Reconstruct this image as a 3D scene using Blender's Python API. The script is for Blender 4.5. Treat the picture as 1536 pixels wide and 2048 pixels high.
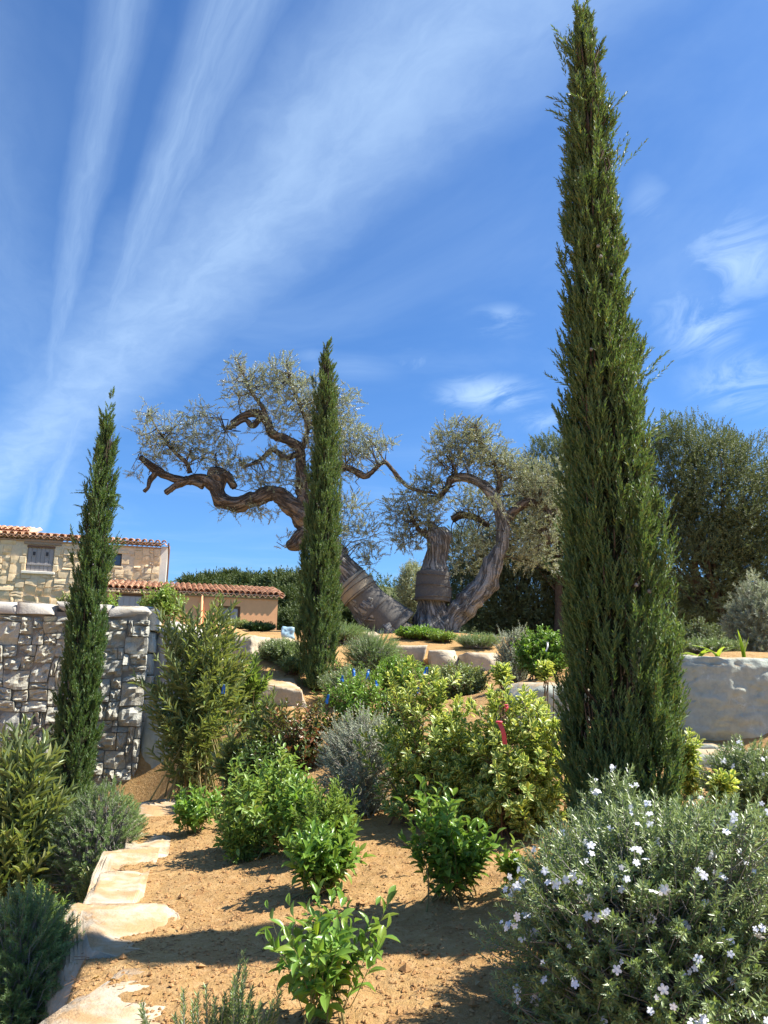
import bpy, math
import numpy as np
from mathutils import Matrix, Vector
for _o in list(bpy.data.objects): bpy.data.objects.remove(_o)
scn = bpy.context.scene
COL = scn.collection
R = math.radians
# ------------------------------------------------------------------ camera
W, H, F = 1536, 2048, 1538.0                      # photograph size and focal length in its pixels
PITCH, ROLL = R(12.5), R(0.96)
_f = np.array([0, math.cos(PITCH), math.sin(PITCH)]); _u0 = np.array([0, -math.sin(PITCH), math.cos(PITCH)]); _r0 = np.array([1., 0, 0])
CR = math.cos(ROLL)*_r0 + math.sin(ROLL)*_u0; CU = -math.sin(ROLL)*_r0 + math.cos(ROLL)*_u0; CF = _f
EYE = np.array([0., 0., 1.6])
cam = bpy.data.cameras.new('camera'); camo = bpy.data.objects.new('camera', cam); COL.objects.link(camo)
cam.sensor_fit = 'VERTICAL'; cam.sensor_height = 36; cam.lens = F/H*36; cam.clip_end = 6000; cam.clip_start = 0.05
m4 = Matrix.Identity(4)
for i in range(3):
    m4[i][0], m4[i][1], m4[i][2], m4[i][3] = CR[i], CU[i], -CF[i], EYE[i]
camo.matrix_world = m4; scn.camera = camo
def ray(px, py): return CR*((px-W/2)/F) + CU*((H/2-py)/F) + CF
def at(px, py, Y):
    d = ray(px, py); return EYE + d*((Y-EYE[1])/d[1])
def proj(p):
    q = np.asarray(p)-EYE; z = q@CF; return W/2 + F*(q@CR)/z, H/2 - F*(q@CU)/z
def mpp(Y): return Y/F*1.02                       # metres per photograph pixel at a distance
# ------------------------------------------------------------------ sky, sun, exposure
SUN_EL = R(52); SUN_DIR = np.array([0.99, 0.03])  # horizontal direction towards the sun
SUN_DIR = SUN_DIR/np.linalg.norm(SUN_DIR)
to_sun = Vector((SUN_DIR[0]*math.cos(SUN_EL), SUN_DIR[1]*math.cos(SUN_EL), math.sin(SUN_EL)))
sl = bpy.data.lights.new('sun', 'SUN'); sl.energy = 5.0; sl.angle = R(0.53); sl.color = (1, .95, .86)
so = bpy.data.objects.new('sun', sl); COL.objects.link(so); so.location = (20, 5, 40)
so.rotation_euler = to_sun.to_track_quat('Z', 'Y').to_euler()
scn.view_settings.view_transform = 'Standard'; scn.view_settings.look = 'None'
scn.view_settings.exposure = 1.13; scn.view_settings.gamma = 1; scn.view_settings.use_curve_mapping = False
scn.cycles.use_denoising = True if hasattr(scn, 'cycles') else False
try:
    scn.cycles.max_bounces = 8; scn.cycles.transparent_max_bounces = 8; scn.cycles.transmission_bounces = 6
except Exception: pass

class NT:                                         # small node-tree writer
    def __init__(s, tree): s.t = tree; s.n = tree.nodes; s.l = tree.links
    def new(s, typ, **kw):
        n = s.n.new(typ)
        for k, v in kw.items(): setattr(n, k, v)
        return n
    def put(s, sock, v):
        if v is None: return
        if isinstance(v, bpy.types.NodeSocket): s.l.new(v, sock)
        else:
            if hasattr(sock, 'default_value'):
                try: sock.default_value = v
                except Exception: sock.default_value = (*v, 1) if len(v) == 3 else v
    def math(s, op, a, b=None, c=None, clamp=False):
        n = s.new('ShaderNodeMath', operation=op, use_clamp=clamp)
        for i, v in enumerate((a, b, c)):
            if v is not None: s.put(n.inputs[i], v)
        return n.outputs[0]
    def mix(s, f, a, b, mode='MIX'):
        n = s.new('ShaderNodeMix', data_type='RGBA', blend_type=mode)
        s.put(n.inputs[0], f)
        for i, v in ((6, a), (7, b)):
            if isinstance(v, tuple) and len(v) == 3: v = (*v, 1)
            s.put(n.inputs[i], v)
        return n.outputs[2]
    def noise(s, vec, scale, detail=4, rough=.55, dist=0, out=0):
        n = s.new('ShaderNodeTexNoise'); s.put(n.inputs['Vector'], vec)
        n.inputs['Scale'].default_value = scale; n.inputs['Detail'].default_value = detail
        n.inputs['Roughness'].default_value = rough; n.inputs['Distortion'].default_value = dist
        return n.outputs[out]
    def ramp(s, f, a, b, lo=0., hi=1.):
        n = s.new('ShaderNodeMapRange', interpolation_type='SMOOTHSTEP'); s.put(n.inputs[0], f)
        for i, v in ((1, a), (2, b), (3, lo), (4, hi)): n.inputs[i].default_value = v
        return n.outputs[0]
    def bump(s, h, strength, dist=.01, normal=None):
        n = s.new('ShaderNodeBump'); s.put(n.inputs['Height'], h); n.inputs['Strength'].default_value = strength
        n.inputs['Distance'].default_value = dist
        if normal is not None: s.put(n.inputs['Normal'], normal)
        return n.outputs[0]
    def vmath(s, op, a, b=None):
        n = s.new('ShaderNodeVectorMath', operation=op); s.put(n.inputs[0], a)
        if b is not None: s.put(n.inputs[1], b)
        return n.outputs[0]

world = bpy.data.worlds.new('World'); scn.world = world; world.use_nodes = True
w = NT(world.node_tree); w.n.clear()
sky = w.new('ShaderNodeTexSky', sky_type='NISHITA'); sky.sun_disc = False
sky.sun_elevation = SUN_EL; sky.sun_rotation = math.atan2(SUN_DIR[0], SUN_DIR[1])
sky.air_density = 1.0; sky.dust_density = 0.6; sky.ozone_density = 5.0; sky.altitude = 100
tc = w.new('ShaderNodeTexCoord').outputs['Generated']
sep = w.new('ShaderNodeSeparateXYZ'); w.put(sep.inputs[0], tc)
zz = w.math('MAXIMUM', sep.outputs[2], .04)
U = w.math('DIVIDE', sep.outputs[0], zz); V = w.math('DIVIDE', sep.outputs[1], zz)   # high cloud sheet, seen from below
def uv(px, py):
    d = ray(px, py); return np.array([d[0]/d[2], d[1]/d[2]])
def comb(a, b, c=0.):
    n = w.new('ShaderNodeCombineXYZ'); w.put(n.inputs[0], a); w.put(n.inputs[1], b); w.put(n.inputs[2], c); return n.outputs[0]
warp = w.noise(comb(U, V), 1.6, 5, .6)
warp2 = w.noise(comb(U, V, 3.3), 7, 4, .6)
dens = None
#          from            to          half width px  weight
bands = [((250, 700), (900, 60), 150, .58), ((320, 690), (1010, 60), 70, .36), ((238, 600), (425, 60), 42, .45), ((300, 480), (470, 60), 60, .38),
         ((165, 420), (235, 40), 48, .36), ((60, 700), (-60, 300), 130, .2), ((560, 730), (850, 745), 26, .22)]
for a, b, hw, wt in bands:
    A, B = uv(*a), uv(*b); d = (B-A)/np.linalg.norm(B-A); nrm = np.array([-d[1], d[0]])
    M_ = ((a[0]+b[0])/2, (a[1]+b[1])/2); pd = np.array([b[0]-a[0], b[1]-a[1]], float); pd /= np.linalg.norm(pd)
    hwuv = abs((uv(M_[0]-pd[1]*hw, M_[1]+pd[0]*hw)-uv(*M_))@nrm)
    dist = w.math('ADD', w.math('MULTIPLY', U, float(nrm[0])), w.math('MULTIPLY_ADD', V, float(nrm[1]), float(-A@nrm)))
    dist = w.math('ADD', dist, w.math('MULTIPLY_ADD', warp, hwuv*.9, -hwuv*.45))
    dist = w.math('ADD', dist, w.math('MULTIPLY_ADD', warp2, hwuv*.28, -hwuv*.14))
    prof = w.ramp(w.math('ABSOLUTE', dist), 0., hwuv*1.6, 1., 0.)
    along = w.math('ADD', w.math('MULTIPLY', U, float(d[0])), w.math('MULTIPLY', V, float(d[1])))
    streak = w.noise(comb(w.math('MULTIPLY', along, 2.2), w.math('MULTIPLY', dist, 9/hwuv*.12), float(hw)), 2.2, 6, .62, .4)
    e = w.math('MULTIPLY', w.math('MULTIPLY', prof, w.ramp(streak, .2, .8, .55, .9)), wt)
    if hw == 26:
        al0, al1 = A@d, B@d
        e = w.math('MULTIPLY', e, w.math('MULTIPLY', w.ramp(along, min(al0, al1), (al0+al1)/2), w.ramp(along, (al0+al1)/2, max(al0, al1), 1., 0.)))
    dens = e if dens is None else w.math('MAXIMUM', dens, e)
#         centre     rx   ry  weight  slope
puffs = [((1480, 520), 150, 130, .6), ((1400, 640), 110, 120, .62), ((1480, 770), 130, 90, .5), ((1000, 645), 75, 42, .52), ((975, 790), 120, 46, .72),
         ((1090, 845), 70, 30, .4), ((825, 720), 40, 26, .34), ((1300, 420), 60, 90, .3), ((640, 712), 70, 22, .2), ((1240, 880), 120, 60, .35)]
wisp = w.noise(comb(w.math('MULTIPLY_ADD', V, .5, w.math('MULTIPLY', U, 1.5)), w.math('MULTIPLY_ADD', U, -.5, V), 7.7), 2.6, 8, .64, 1.2)
for c, rx, ry, wt in puffs:
    C_ = uv(*c); J = np.stack([(uv(c[0]+rx, c[1])-C_), (uv(c[0], c[1]-ry)-C_)], 1); Ji = np.linalg.inv(J)
    du = w.math('SUBTRACT', U, float(C_[0])); dv = w.math('SUBTRACT', V, float(C_[1]))
    a = w.math('ADD', w.math('MULTIPLY', du, float(Ji[0, 0])), w.math('MULTIPLY', dv, float(Ji[0, 1])))
    b = w.math('ADD', w.math('MULTIPLY', du, float(Ji[1, 0])), w.math('MULTIPLY', dv, float(Ji[1, 1])))
    r2 = w.math('SQRT', w.math('ADD', w.math('MULTIPLY', a, a), w.math('MULTIPLY', b, b)))
    e = w.math('MULTIPLY', w.math('MULTIPLY', w.ramp(r2, 0., 1.25, 1., 0.), w.ramp(wisp, .36, .66)), wt)
    dens = w.math('MAXIMUM', dens, e)
veil = w.math('MULTIPLY', w.ramp(w.noise(comb(U, V, 1.1), .9, 6, .6, .6), .42, .85), .2)
dens = w.math('MAXIMUM', dens, veil)
SKYC = w.mix(1., sky.outputs[0], (.64, .96, 1.26), 'MULTIPLY')
skyc = w.mix(dens, SKYC, (4.4, 6.0, 8.0))
bg = w.new('ShaderNodeBackground'); w.put(bg.inputs[0], skyc); bg.inputs[1].default_value = 0.073
wo = w.new('ShaderNodeOutputWorld'); w.l.new(bg.outputs[0], wo.inputs[0])

# ------------------------------------------------------------------ numpy noise
def _hash(i, j, k, seed):
    n = (i*374761393 + j*668265263 + k*1274126177 + seed*974634533).astype(np.int64) & 0xffffffff
    n = ((n ^ (n >> 13))*1274126177) & 0xffffffff
    n = ((n ^ (n >> 16))*2246822519) & 0xffffffff
    return ((n ^ (n >> 15)) & 0xffffff)/float(0xffffff)*2-1
def vnoise(p, seed=0):
    p = np.asarray(p, float); i = np.floor(p).astype(np.int64); f = p-i; f = f*f*(3-2*f)
    out = 0
    for dx in (0, 1):
        wx = f[:, 0] if dx else 1-f[:, 0]
        for dy in (0, 1):
            wy = f[:, 1] if dy else 1-f[:, 1]
            for dz in (0, 1):
                wz = f[:, 2] if dz else 1-f[:, 2]
                out = out + wx*wy*wz*_hash(i[:, 0]+dx, i[:, 1]+dy, i[:, 2]+dz, seed)
    return out
def fbm(p, o=4, seed=0, g=.5):
    a, s, t = 1., 0., 0.
    p = np.asarray(p, float)
    for k in range(o):
        s = s+a*vnoise(p, seed+k*17); t += a; a *= g; p = p*2.03+11.7
    return s/t
def unit(v): return v/np.maximum(np.linalg.norm(v, axis=-1, keepdims=True), 1e-9)

# ------------------------------------------------------------------ meshes and objects
def mesh_np(name, V_, T, mat, uvs=None, smooth=True, grain=None):
    me = bpy.data.meshes.new(name); V_ = np.asarray(V_, np.float32); T = np.asarray(T, np.int32)
    me.vertices.add(len(V_)); me.vertices.foreach_set('co', V_.ravel())
    k = T.shape[1]
    me.loops.add(T.size); me.loops.foreach_set('vertex_index', T.ravel())
    me.polygons.add(len(T)); me.polygons.foreach_set('loop_start', np.arange(0, T.size, k, dtype=np.int32))
    if uvs is not None:
        ul = me.uv_layers.new(name='UVMap'); ul.data.foreach_set('uv', np.asarray(uvs, np.float32)[T.ravel()].ravel())
    if grain is not None:
        ga = me.attributes.new('grain', 'FLOAT_VECTOR', 'POINT'); ga.data.foreach_set('vector', np.asarray(grain, np.float32).ravel())
    me.polygons.foreach_set('use_smooth', np.full(len(T), smooth))
    me.update(calc_edges=True); me.materials.append(mat); return me
def obj(name, me, parent=None, loc=None, kind=None, M=None):
    o = bpy.data.objects.new(name, me); COL.objects.link(o)
    if parent is not None: o.parent = parent
    if M is not None: o.matrix_basis = M
    elif loc is not None: o.location = loc
    if kind: o['kind'] = kind
    return o
def tag(o, label, cat, group=None):
    o['label'] = label; o['category'] = cat
    if group: o['group'] = group
    return o
def thing(name, label, cat, loc, rotz=0, group=None):
    o = bpy.data.objects.new(name, None); COL.objects.link(o); o.location = tuple(loc); o.rotation_euler = (0, 0, rotz)
    o.empty_display_size = .1
    return tag(o, label, cat, group)
def merge(parts):
    Vs, Ts, n = [], [], 0
    for v, t in parts: Vs.append(v); Ts.append(np.asarray(t)+n); n += len(v)
    return np.concatenate(Vs), np.concatenate(Ts)
def box(x0, x1, y0, y1, z0, z1):
    v = np.array([[x, y, z] for x in (x0, x1) for y in (y0, y1) for z in (z0, z1)], float)
    q = [(0, 1, 3, 2), (4, 6, 7, 5), (0, 4, 5, 1), (2, 3, 7, 6), (0, 2, 6, 4), (1, 5, 7, 3)]
    t = [(a, b, c) for a, b, c, d in q]+[(a, c, d) for a, b, c, d in q]
    return v, np.array(t)
def bevel_box(x0, x1, y0, y1, z0, z1, b=.01):
    # box with chamfered edges (54 triangles or fewer)
    vs = []
    for sx in (0, 1):
        for sy in (0, 1):
            for sz in (0, 1):
                X, Y, Z = (x0, x1)[sx], (y0, y1)[sy], (z0, z1)[sz]; dx, dy, dz = (b, -b)[sx], (b, -b)[sy], (b, -b)[sz]
                vs += [(X, Y+dy, Z+dz), (X+dx, Y, Z+dz), (X+dx, Y+dy, Z)]
    vs = np.array(vs, float); idx = lambda sx, sy, sz, k: (sx*4+sy*2+sz)*3+k
    f = []
    for s in (0, 1):
        f += [[idx(s, 0, 0, 0), idx(s, 1, 0, 0), idx(s, 1, 1, 0), idx(s, 0, 1, 0)], [idx(0, s, 0, 1), idx(1, s, 0, 1), idx(1, s, 1, 1), idx(0, s, 1, 1)],
              [idx(0, 0, s, 2), idx(1, 0, s, 2), idx(1, 1, s, 2), idx(0, 1, s, 2)]]
    for a in (0, 1):
        for c in (0, 1):
            f += [[idx(a, c, 0, 0), idx(a, c, 1, 0), idx(a, c, 1, 1), idx(a, c, 0, 1)], [idx(a, 0, c, 0), idx(a, 1, c, 0), idx(a, 1, c, 2), idx(a, 0, c, 2)],
                  [idx(0, a, c, 1), idx(1, a, c, 1), idx(1, a, c, 2), idx(0, a, c, 2)]]
    t = [(q[0], q[1], q[2]) for q in f]+[(q[0], q[2], q[3]) for q in f]
    t += [tuple(idx(a, b_, c, k) for k in range(3)) for a in (0, 1) for b_ in (0, 1) for c in (0, 1)]
    cen = vs.mean(0); out = []
    for q in t:
        n = np.cross(vs[q[1]]-vs[q[0]], vs[q[2]]-vs[q[0]])
        out.append(q if n@(vs[list(q)].mean(0)-cen) >= 0 else (q[0], q[2], q[1]))
    return vs, np.array(out)
def smooth_path(P, Rr, n):
    P = np.asarray(P, float); Rr = np.asarray(Rr, float); k = len(P)
    s = np.linspace(0, k-1, n); i = np.clip(np.floor(s).astype(int), 0, k-2); f = (s-i)[:, None]
    g = lambda j: P[np.clip(j, 0, k-1)]
    p0, p1, p2, p3 = g(i-1), g(i), g(i+1), g(i+2)
    q = .5*((2*p1)+(-p0+p2)*f+(2*p0-5*p1+4*p2-p3)*f**2+(-p0+3*p1-3*p2+p3)*f**3)
    return q, np.interp(s, np.arange(k), Rr)
def tube(P, Rr, seg=10, n=None, rough=0., freq=4., seed=0, flute=0., cap=True):
    # swept tube with bark-like displacement
    P = np.asarray(P, float); n = n or len(P)
    Q, rr = smooth_path(P, Rr, n) if n != len(P) else (P, np.asarray(Rr, float))
    T = unit(np.gradient(Q, axis=0)); a = np.array([.3, .9, .1]); A = np.zeros_like(Q)
    for i in range(n):
        a = a-T[i]*(a@T[i]); a = a/np.linalg.norm(a); A[i] = a
    B = np.cross(T, A); th = np.linspace(0, 2*np.pi, seg, endpoint=False)
    dirs = A[:, None]*np.cos(th)[None, :, None]+B[:, None]*np.sin(th)[None, :, None]
    V_ = Q[:, None]+dirs*rr[:, None, None]
    ln = np.concatenate([[0], np.cumsum(np.linalg.norm(np.diff(Q, axis=0), axis=1))])
    tw = th[None]+ln[:, None]*.9; rm = rr.mean()
    G = np.stack([np.cos(tw)*rm, np.sin(tw)*rm, ln[:, None]*np.ones(seg)[None]], -1)
    if rough:
        fl = 1-2*np.abs(fbm((G*np.array([1, 1, .28])*1.5/rm).reshape(-1, 3), 3, seed+5)).reshape(n, seg)
        fl2 = 1-2*np.abs(fbm((G*np.array([1, 1, .2])*3.4/rm).reshape(-1, 3), 3, seed+8)).reshape(n, seg)
        kn = np.clip(fbm((G*np.array([1, 1, .8])*.9/rm).reshape(-1, 3), 2, seed+15).reshape(n, seg)-.12, 0, 1)
        no = fbm(V_.reshape(-1, 3)*freq, 4, seed).reshape(n, seg)
        V_ = Q[:, None]+dirs*(rr[:, None]*(1+rough*no+flute*.28*(fl-.4)+flute*.15*(fl2-.4)+flute*.9*kn))[:, :, None]
    tube.grain = np.concatenate([G.reshape(-1, 3), G[0, :1], G[-1, :1]]) if cap else G.reshape(-1, 3)
    V_ = V_.reshape(-1, 3); i = np.arange(n-1)[:, None]*seg; j = np.arange(seg)[None]; k = (j+1) % seg
    q = np.stack([i+j, i+k, i+seg+k, i+seg+j], -1).reshape(-1, 4)
    t = np.concatenate([q[:, [0, 1, 2]], q[:, [0, 2, 3]]])
    if cap:
        V_ = np.concatenate([V_, Q[:1], Q[-1:]+T[-1:]*rr[-1]*.4]); c0, c1 = len(V_)-2, len(V_)-1
        jj = np.arange(seg); kk = (jj+1) % seg
        t = np.concatenate([t, np.stack([kk, jj, np.full(seg, c0)], 1), np.stack([(n-1)*seg+jj, (n-1)*seg+kk, np.full(seg, c1)], 1)])
    return V_, t
def tubes(P, Rr, seg=4):
    # many thin stems at once: P (M,K,3), Rr (M,K)
    P = np.asarray(P, float); M_, K, _ = P.shape
    T = unit(np.gradient(P, axis=1)); ref = np.where(np.abs(T[..., 2:3]) > .9, np.array([1., 0, 0]), np.array([0, 0, 1.]))
    A = unit(np.cross(T, ref)); B = np.cross(T, A); th = np.linspace(0, 2*np.pi, seg, endpoint=False)
    V_ = P[:, :, None]+(A[:, :, None]*np.cos(th)[None, None, :, None]+B[:, :, None]*np.sin(th)[None, None, :, None])*np.asarray(Rr)[:, :, None, None]
    base = (np.arange(M_)*K*seg)[:, None, None]; i = (np.arange(K-1)*seg)[None, :, None]; j = np.arange(seg)[None, None]; k = (j+1) % seg
    q = np.stack([base+i+j, base+i+k, base+i+seg+k, base+i+seg+j], -1).reshape(-1, 4)
    return V_.reshape(-1, 3), np.concatenate([q[:, [0, 1, 2]], q[:, [0, 2, 3]]])

# leaf outlines: (across, along, lift), triangles, uv
LEAF2 = (np.array([[0, 0, 0], [-.5, .48, .05], [0, 1, -.06], [.5, .48, .05]], float), np.array([[0, 3, 2], [0, 2, 1]]))
def _leaf(prof, droop=.12, fold=.10):
    v = [(0, 0, 0)]; t = []
    for s, hw in prof: z = -droop*s*s; v += [(-hw, s, z+fold*hw), (0, s, z), (hw, s, z+fold*hw)]
    v.append((0, 1, -droop*1.05)); n = len(prof)
    t += [(0, 2, 1), (0, 3, 2)]
    for r in range(n-1):
        a = 1+3*r; b = a+3
        t += [(a, a+1, b+1), (a, b+1, b), (a+1, a+2, b+2), (a+1, b+2, b+1)]
    a = 1+3*(n-1); e = len(v)-1; t += [(a, a+1, e), (a+1, a+2, e)]
    return np.array(v, float), np.array(t)
LEAF_BROAD = _leaf([(.1, .10), (.3, .38), (.52, .5), (.76, .38), (.92, .16)], .2, .3)
LEAF_SPOON = _leaf([(.15, .10), (.4, .3), (.66, .5), (.86, .40), (.96, .2)], .1, .25)
LEAF_LANCE = _leaf([(.12, .22), (.4, .5), (.7, .36)], .12, .3)
def leaf_uv(L): return np.stack([L[0][:, 0]+.5, L[0][:, 1]], 1)
def leaves_mesh(name, Ls, L, mat):
    pos, d, nrm, ln, wd = Ls; v, t = L
    side = unit(np.cross(d, nrm))
    V_ = pos[:, None]+d[:, None]*(v[None, :, 1:2]*ln[:, None, None])+side[:, None]*(v[None, :, 0:1]*wd[:, None, None])+nrm[:, None]*(v[None, :, 2:3]*ln[:, None, None])
    T = t[None]+(np.arange(len(pos))*len(v))[:, None, None]
    return mesh_np(name, V_.reshape(-1, 3), T.reshape(-1, 3), mat, np.tile(leaf_uv(L), (len(pos), 1)))
def cat_leaves(*a): return tuple(np.concatenate([x[i] for x in a]) for i in range(5))
def shoot_leaves(rng, P, D, L, n, ll, lw, a0, a1, start=.1, up=.0, jit=.25, flat=False, pair=False, taper=.35, bend=None):
    # leaves along S shoots; bend (S,3) curves each shoot
    S = len(P); D = unit(D); ref = unit(rng.normal(size=(S, 3))); A = unit(np.cross(D, ref)); B = np.cross(D, A)
    i = np.arange(n); t = start+(1-start)*(i+.5)/n
    t = np.clip(t[None]+rng.normal(0, .25/n, (S, n)), 0, 1)
    if flat: az = np.where(i % 2, 0., np.pi)[None]+rng.normal(0, .3, (S, n))
    elif pair: az = ((i//2)*np.pi/2+(i % 2)*np.pi)[None]+rng.uniform(0, 6.28, (S, 1))+rng.normal(0, .3, (S, n))
    else: az = (i*2.39996)[None]+rng.uniform(0, 6.28, (S, 1))+rng.normal(0, .2, (S, n))
    ang = a0+(a1-a0)*t+rng.normal(0, jit*.6, (S, n))
    rad = A[:, None]*np.cos(az)[..., None]+B[:, None]*np.sin(az)[..., None]
    Dn = D[:, None]
    pos = P[:, None]+Dn*(t*L[:, None])[..., None]
    if bend is not None:
        pos = pos+bend[:, None]*((t**2)*L[:, None])[..., None]; Dn = unit(Dn+2*bend[:, None]*t[..., None])
    d = Dn*np.cos(ang)[..., None]+rad*np.sin(ang)[..., None]; nr = Dn*np.sin(ang)[..., None]-rad*np.cos(ang)[..., None]
    d = unit(d+np.array([0, 0, up])+rng.normal(0, jit*.35, d.shape)); nr = unit(nr+np.array([0, 0, .25]))
    nr = unit(nr-d*(nr*d).sum(-1, keepdims=True))
    s = rng.uniform(.7, 1.15, (S, n))*(1-taper*np.abs(t-.45)*1.6)
    return pos.reshape(-1, 3), d.reshape(-1, 3), nr.reshape(-1, 3), (ll*s).ravel(), (lw*s*rng.uniform(.85, 1.15, (S, n))).ravel()
# ------------------------------------------------------------------ materials
def mat(name):
    m = bpy.data.materials.new(name); m.use_nodes = True; n = NT(m.node_tree); n.n.clear()
    out = n.new('ShaderNodeOutputMaterial'); return m, n, out
def principled(n, color, rough=.8, normal=None, spec=.3):
    p = n.new('ShaderNodeBsdfPrincipled'); n.put(p.inputs['Base Color'], color); n.put(p.inputs['Roughness'], rough)
    p.inputs['Specular IOR Level'].default_value = spec
    if normal is not None: n.put(p.inputs['Normal'], normal)
    return p.outputs[0]
def leaf_mat(name, c1, c2, rough=.45, trans=.35, tcol=None, back=None, margin=None, old=None, spec=.4):
    m, n, out = mat(name); geo = n.new('ShaderNodeNewGeometry'); oi = n.new('ShaderNodeObjectInfo')
    r = n.math('FRACT', n.math('ADD', geo.outputs['Random Per Island'], oi.outputs['Random']))
    col = n.mix(r, c1, c2)
    if old:
        r2 = n.math('FRACT', n.math('MULTIPLY', r, 17.3)); col = n.mix(n.math('GREATER_THAN', r2, old[1]), col, old[0])
    uvn = n.new('ShaderNodeTexCoord').outputs['UV']; s = n.new('ShaderNodeSeparateXYZ'); n.put(s.inputs[0], uvn)
    ax = n.math('ABSOLUTE', n.math('SUBTRACT', s.outputs[0], .5))
    if margin:
        no = n.noise(n.vmath('ADD', uvn, oi.outputs['Location']), 5, 3)
        e = n.math('ADD', n.math('ADD', ax, n.math('MULTIPLY', n.math('ABSOLUTE', n.math('SUBTRACT', s.outputs[1], .55)), .35)), n.math('MULTIPLY_ADD', no, .35, -.175))
        thr = n.math('MULTIPLY_ADD', n.math('FRACT', n.math('MULTIPLY', r, 7.7)), .16, margin[1])
        col = n.mix(n.ramp(n.math('SUBTRACT', e, thr), -.015, .03), col, margin[0])
    else:
        col = n.mix(n.ramp(ax, .0, .05, .35, 0.), col, tuple(min(1, c*1.7+.02) for c in c2))   # paler midrib
    if back: col = n.mix(geo.outputs['Backfacing'], col, back)
    p = principled(n, col, rough, spec=spec)
    t = n.new('ShaderNodeBsdfTranslucent'); n.put(t.inputs[0], n.mix(1., col, tcol or (1.35, 1.45, .55), 'MULTIPLY') if not margin else n.mix(1., col, (1.2, 1.2, .6), 'MULTIPLY'))
    x = n.new('ShaderNodeMixShader'); x.inputs[0].default_value = trans; n.l.new(p, x.inputs[1]); n.l.new(t.outputs[0], x.inputs[2])
    n.l.new(x.outputs[0], out.inputs[0]); return m
def bark_mat(name, c1, c2, scale=8, strength=.8, dist=.02, rough=.9):
    m, n, out = mat(name); co = n.new('ShaderNodeTexCoord').outputs['Object']
    f = n.noise(co, scale, 8, .7, 1.2); g = n.noise(co, scale*3.5, 6, .65, .8)
    col = n.mix(n.ramp(f, .35, .68), c1, c2); col = n.mix(n.ramp(g, .3, .75, .0, .45), col, tuple(c*.45 for c in c1))
    h = n.math('ADD', f, n.math('MULTIPLY', g, .5))
    n.l.new(principled(n, col, rough, n.bump(h, strength, dist), .2), out.inputs[0]); return m
def stone_mat(name, a, b, stain, scale=3., dust=None, vein=0., strength=.6, perobj=.35, dist=.02):
    m, n, out = mat(name); co = n.new('ShaderNodeTexCoord').outputs['Object']; oi = n.new('ShaderNodeObjectInfo'); geo = n.new('ShaderNodeNewGeometry')
    v = n.vmath('ADD', co, n.vmath('SCALE', oi.outputs['Location']))
    sc = n.new('ShaderNodeVectorMath', operation='SCALE'); cmb = n.new('ShaderNodeCombineXYZ')
    for k in range(3): n.put(cmb.inputs[k], n.math('MULTIPLY', oi.outputs['Random'], 40.+13*k))
    v = n.vmath('ADD', co, cmb.outputs[0])
    f = n.noise(v, scale, 6, .62, .5); g = n.noise(v, scale*6, 5, .65); h = n.noise(v, scale*.7, 3, .6, 1.)
    col = n.mix(n.ramp(f, .32, .7), a, b)
    col = n.mix(n.ramp(h, .52, .72, 0., .6), col, stain)
    col = n.mix(n.math('MULTIPLY', n.math('SUBTRACT', 1., oi.outputs['Random']), perobj), col, tuple(c*.55 for c in a))
    col = n.mix(n.math('MULTIPLY', n.math('FRACT', n.math('MULTIPLY', oi.outputs['Random'], 9.7)), perobj), col, stain)
    col = n.mix(n.ramp(g, .3, .7, .35, 0.), col, tuple(c*.5 for c in a))
    if vein:
        vn = n.noise(v, 1.7, 5, .6, 2.2)
        col = n.mix(n.math('MULTIPLY', n.ramp(n.math('ABSOLUTE', n.math('SUBTRACT', vn, .5)), 0., .012, 1., 0.), n.ramp(f, .45, .62, 0., vein)), col, (.62, .68, .62))
    if dust:                                       # soil lying on the level parts
        sz = n.new('ShaderNodeSeparateXYZ'); n.put(sz.inputs[0], geo.outputs['True Normal'])
        dd = n.math('MULTIPLY', n.ramp(sz.outputs[2], .55, .95), n.ramp(n.math('ADD', f, n.math('MULTIPLY', g, .35)), .53, .78, 0., .9))
        col = n.mix(dd, col, dust)
    hh = n.math('ADD', n.math('ADD', f, n.math('MULTIPLY', g, .35)), n.math('MULTIPLY', n.noise(v, scale*22, 4, .7), .15))
    n.l.new(principled(n, col, .88, n.bump(hh, strength, dist), .25), out.inputs[0]); return m
def plain_mat(name, c, rough=.7, var=.25, scale=6., strength=.15, spec=.3, c2=None, dist=.01, streak=None):
    m, n, out = mat(name); co = n.new('ShaderNodeTexCoord').outputs['Object']; oi = n.new('ShaderNodeObjectInfo')
    if streak: 
        mp = n.new('ShaderNodeMapping'); n.put(mp.inputs[0], co); mp.inputs['Scale'].default_value = streak; co = mp.outputs[0]
    f = n.noise(co, scale, 6, .65, .3)
    col = n.mix(n.ramp(f, .3, .72), c, c2 or tuple(x*(1-var) for x in c))
    col = n.mix(n.math('MULTIPLY', oi.outputs['Random'], var), col, tuple(x*.55 for x in c))
    n.l.new(principled(n, col, rough, n.bump(f, strength, dist), spec), out.inputs[0]); return m
SOIL = (.42, .25, .11)
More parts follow.
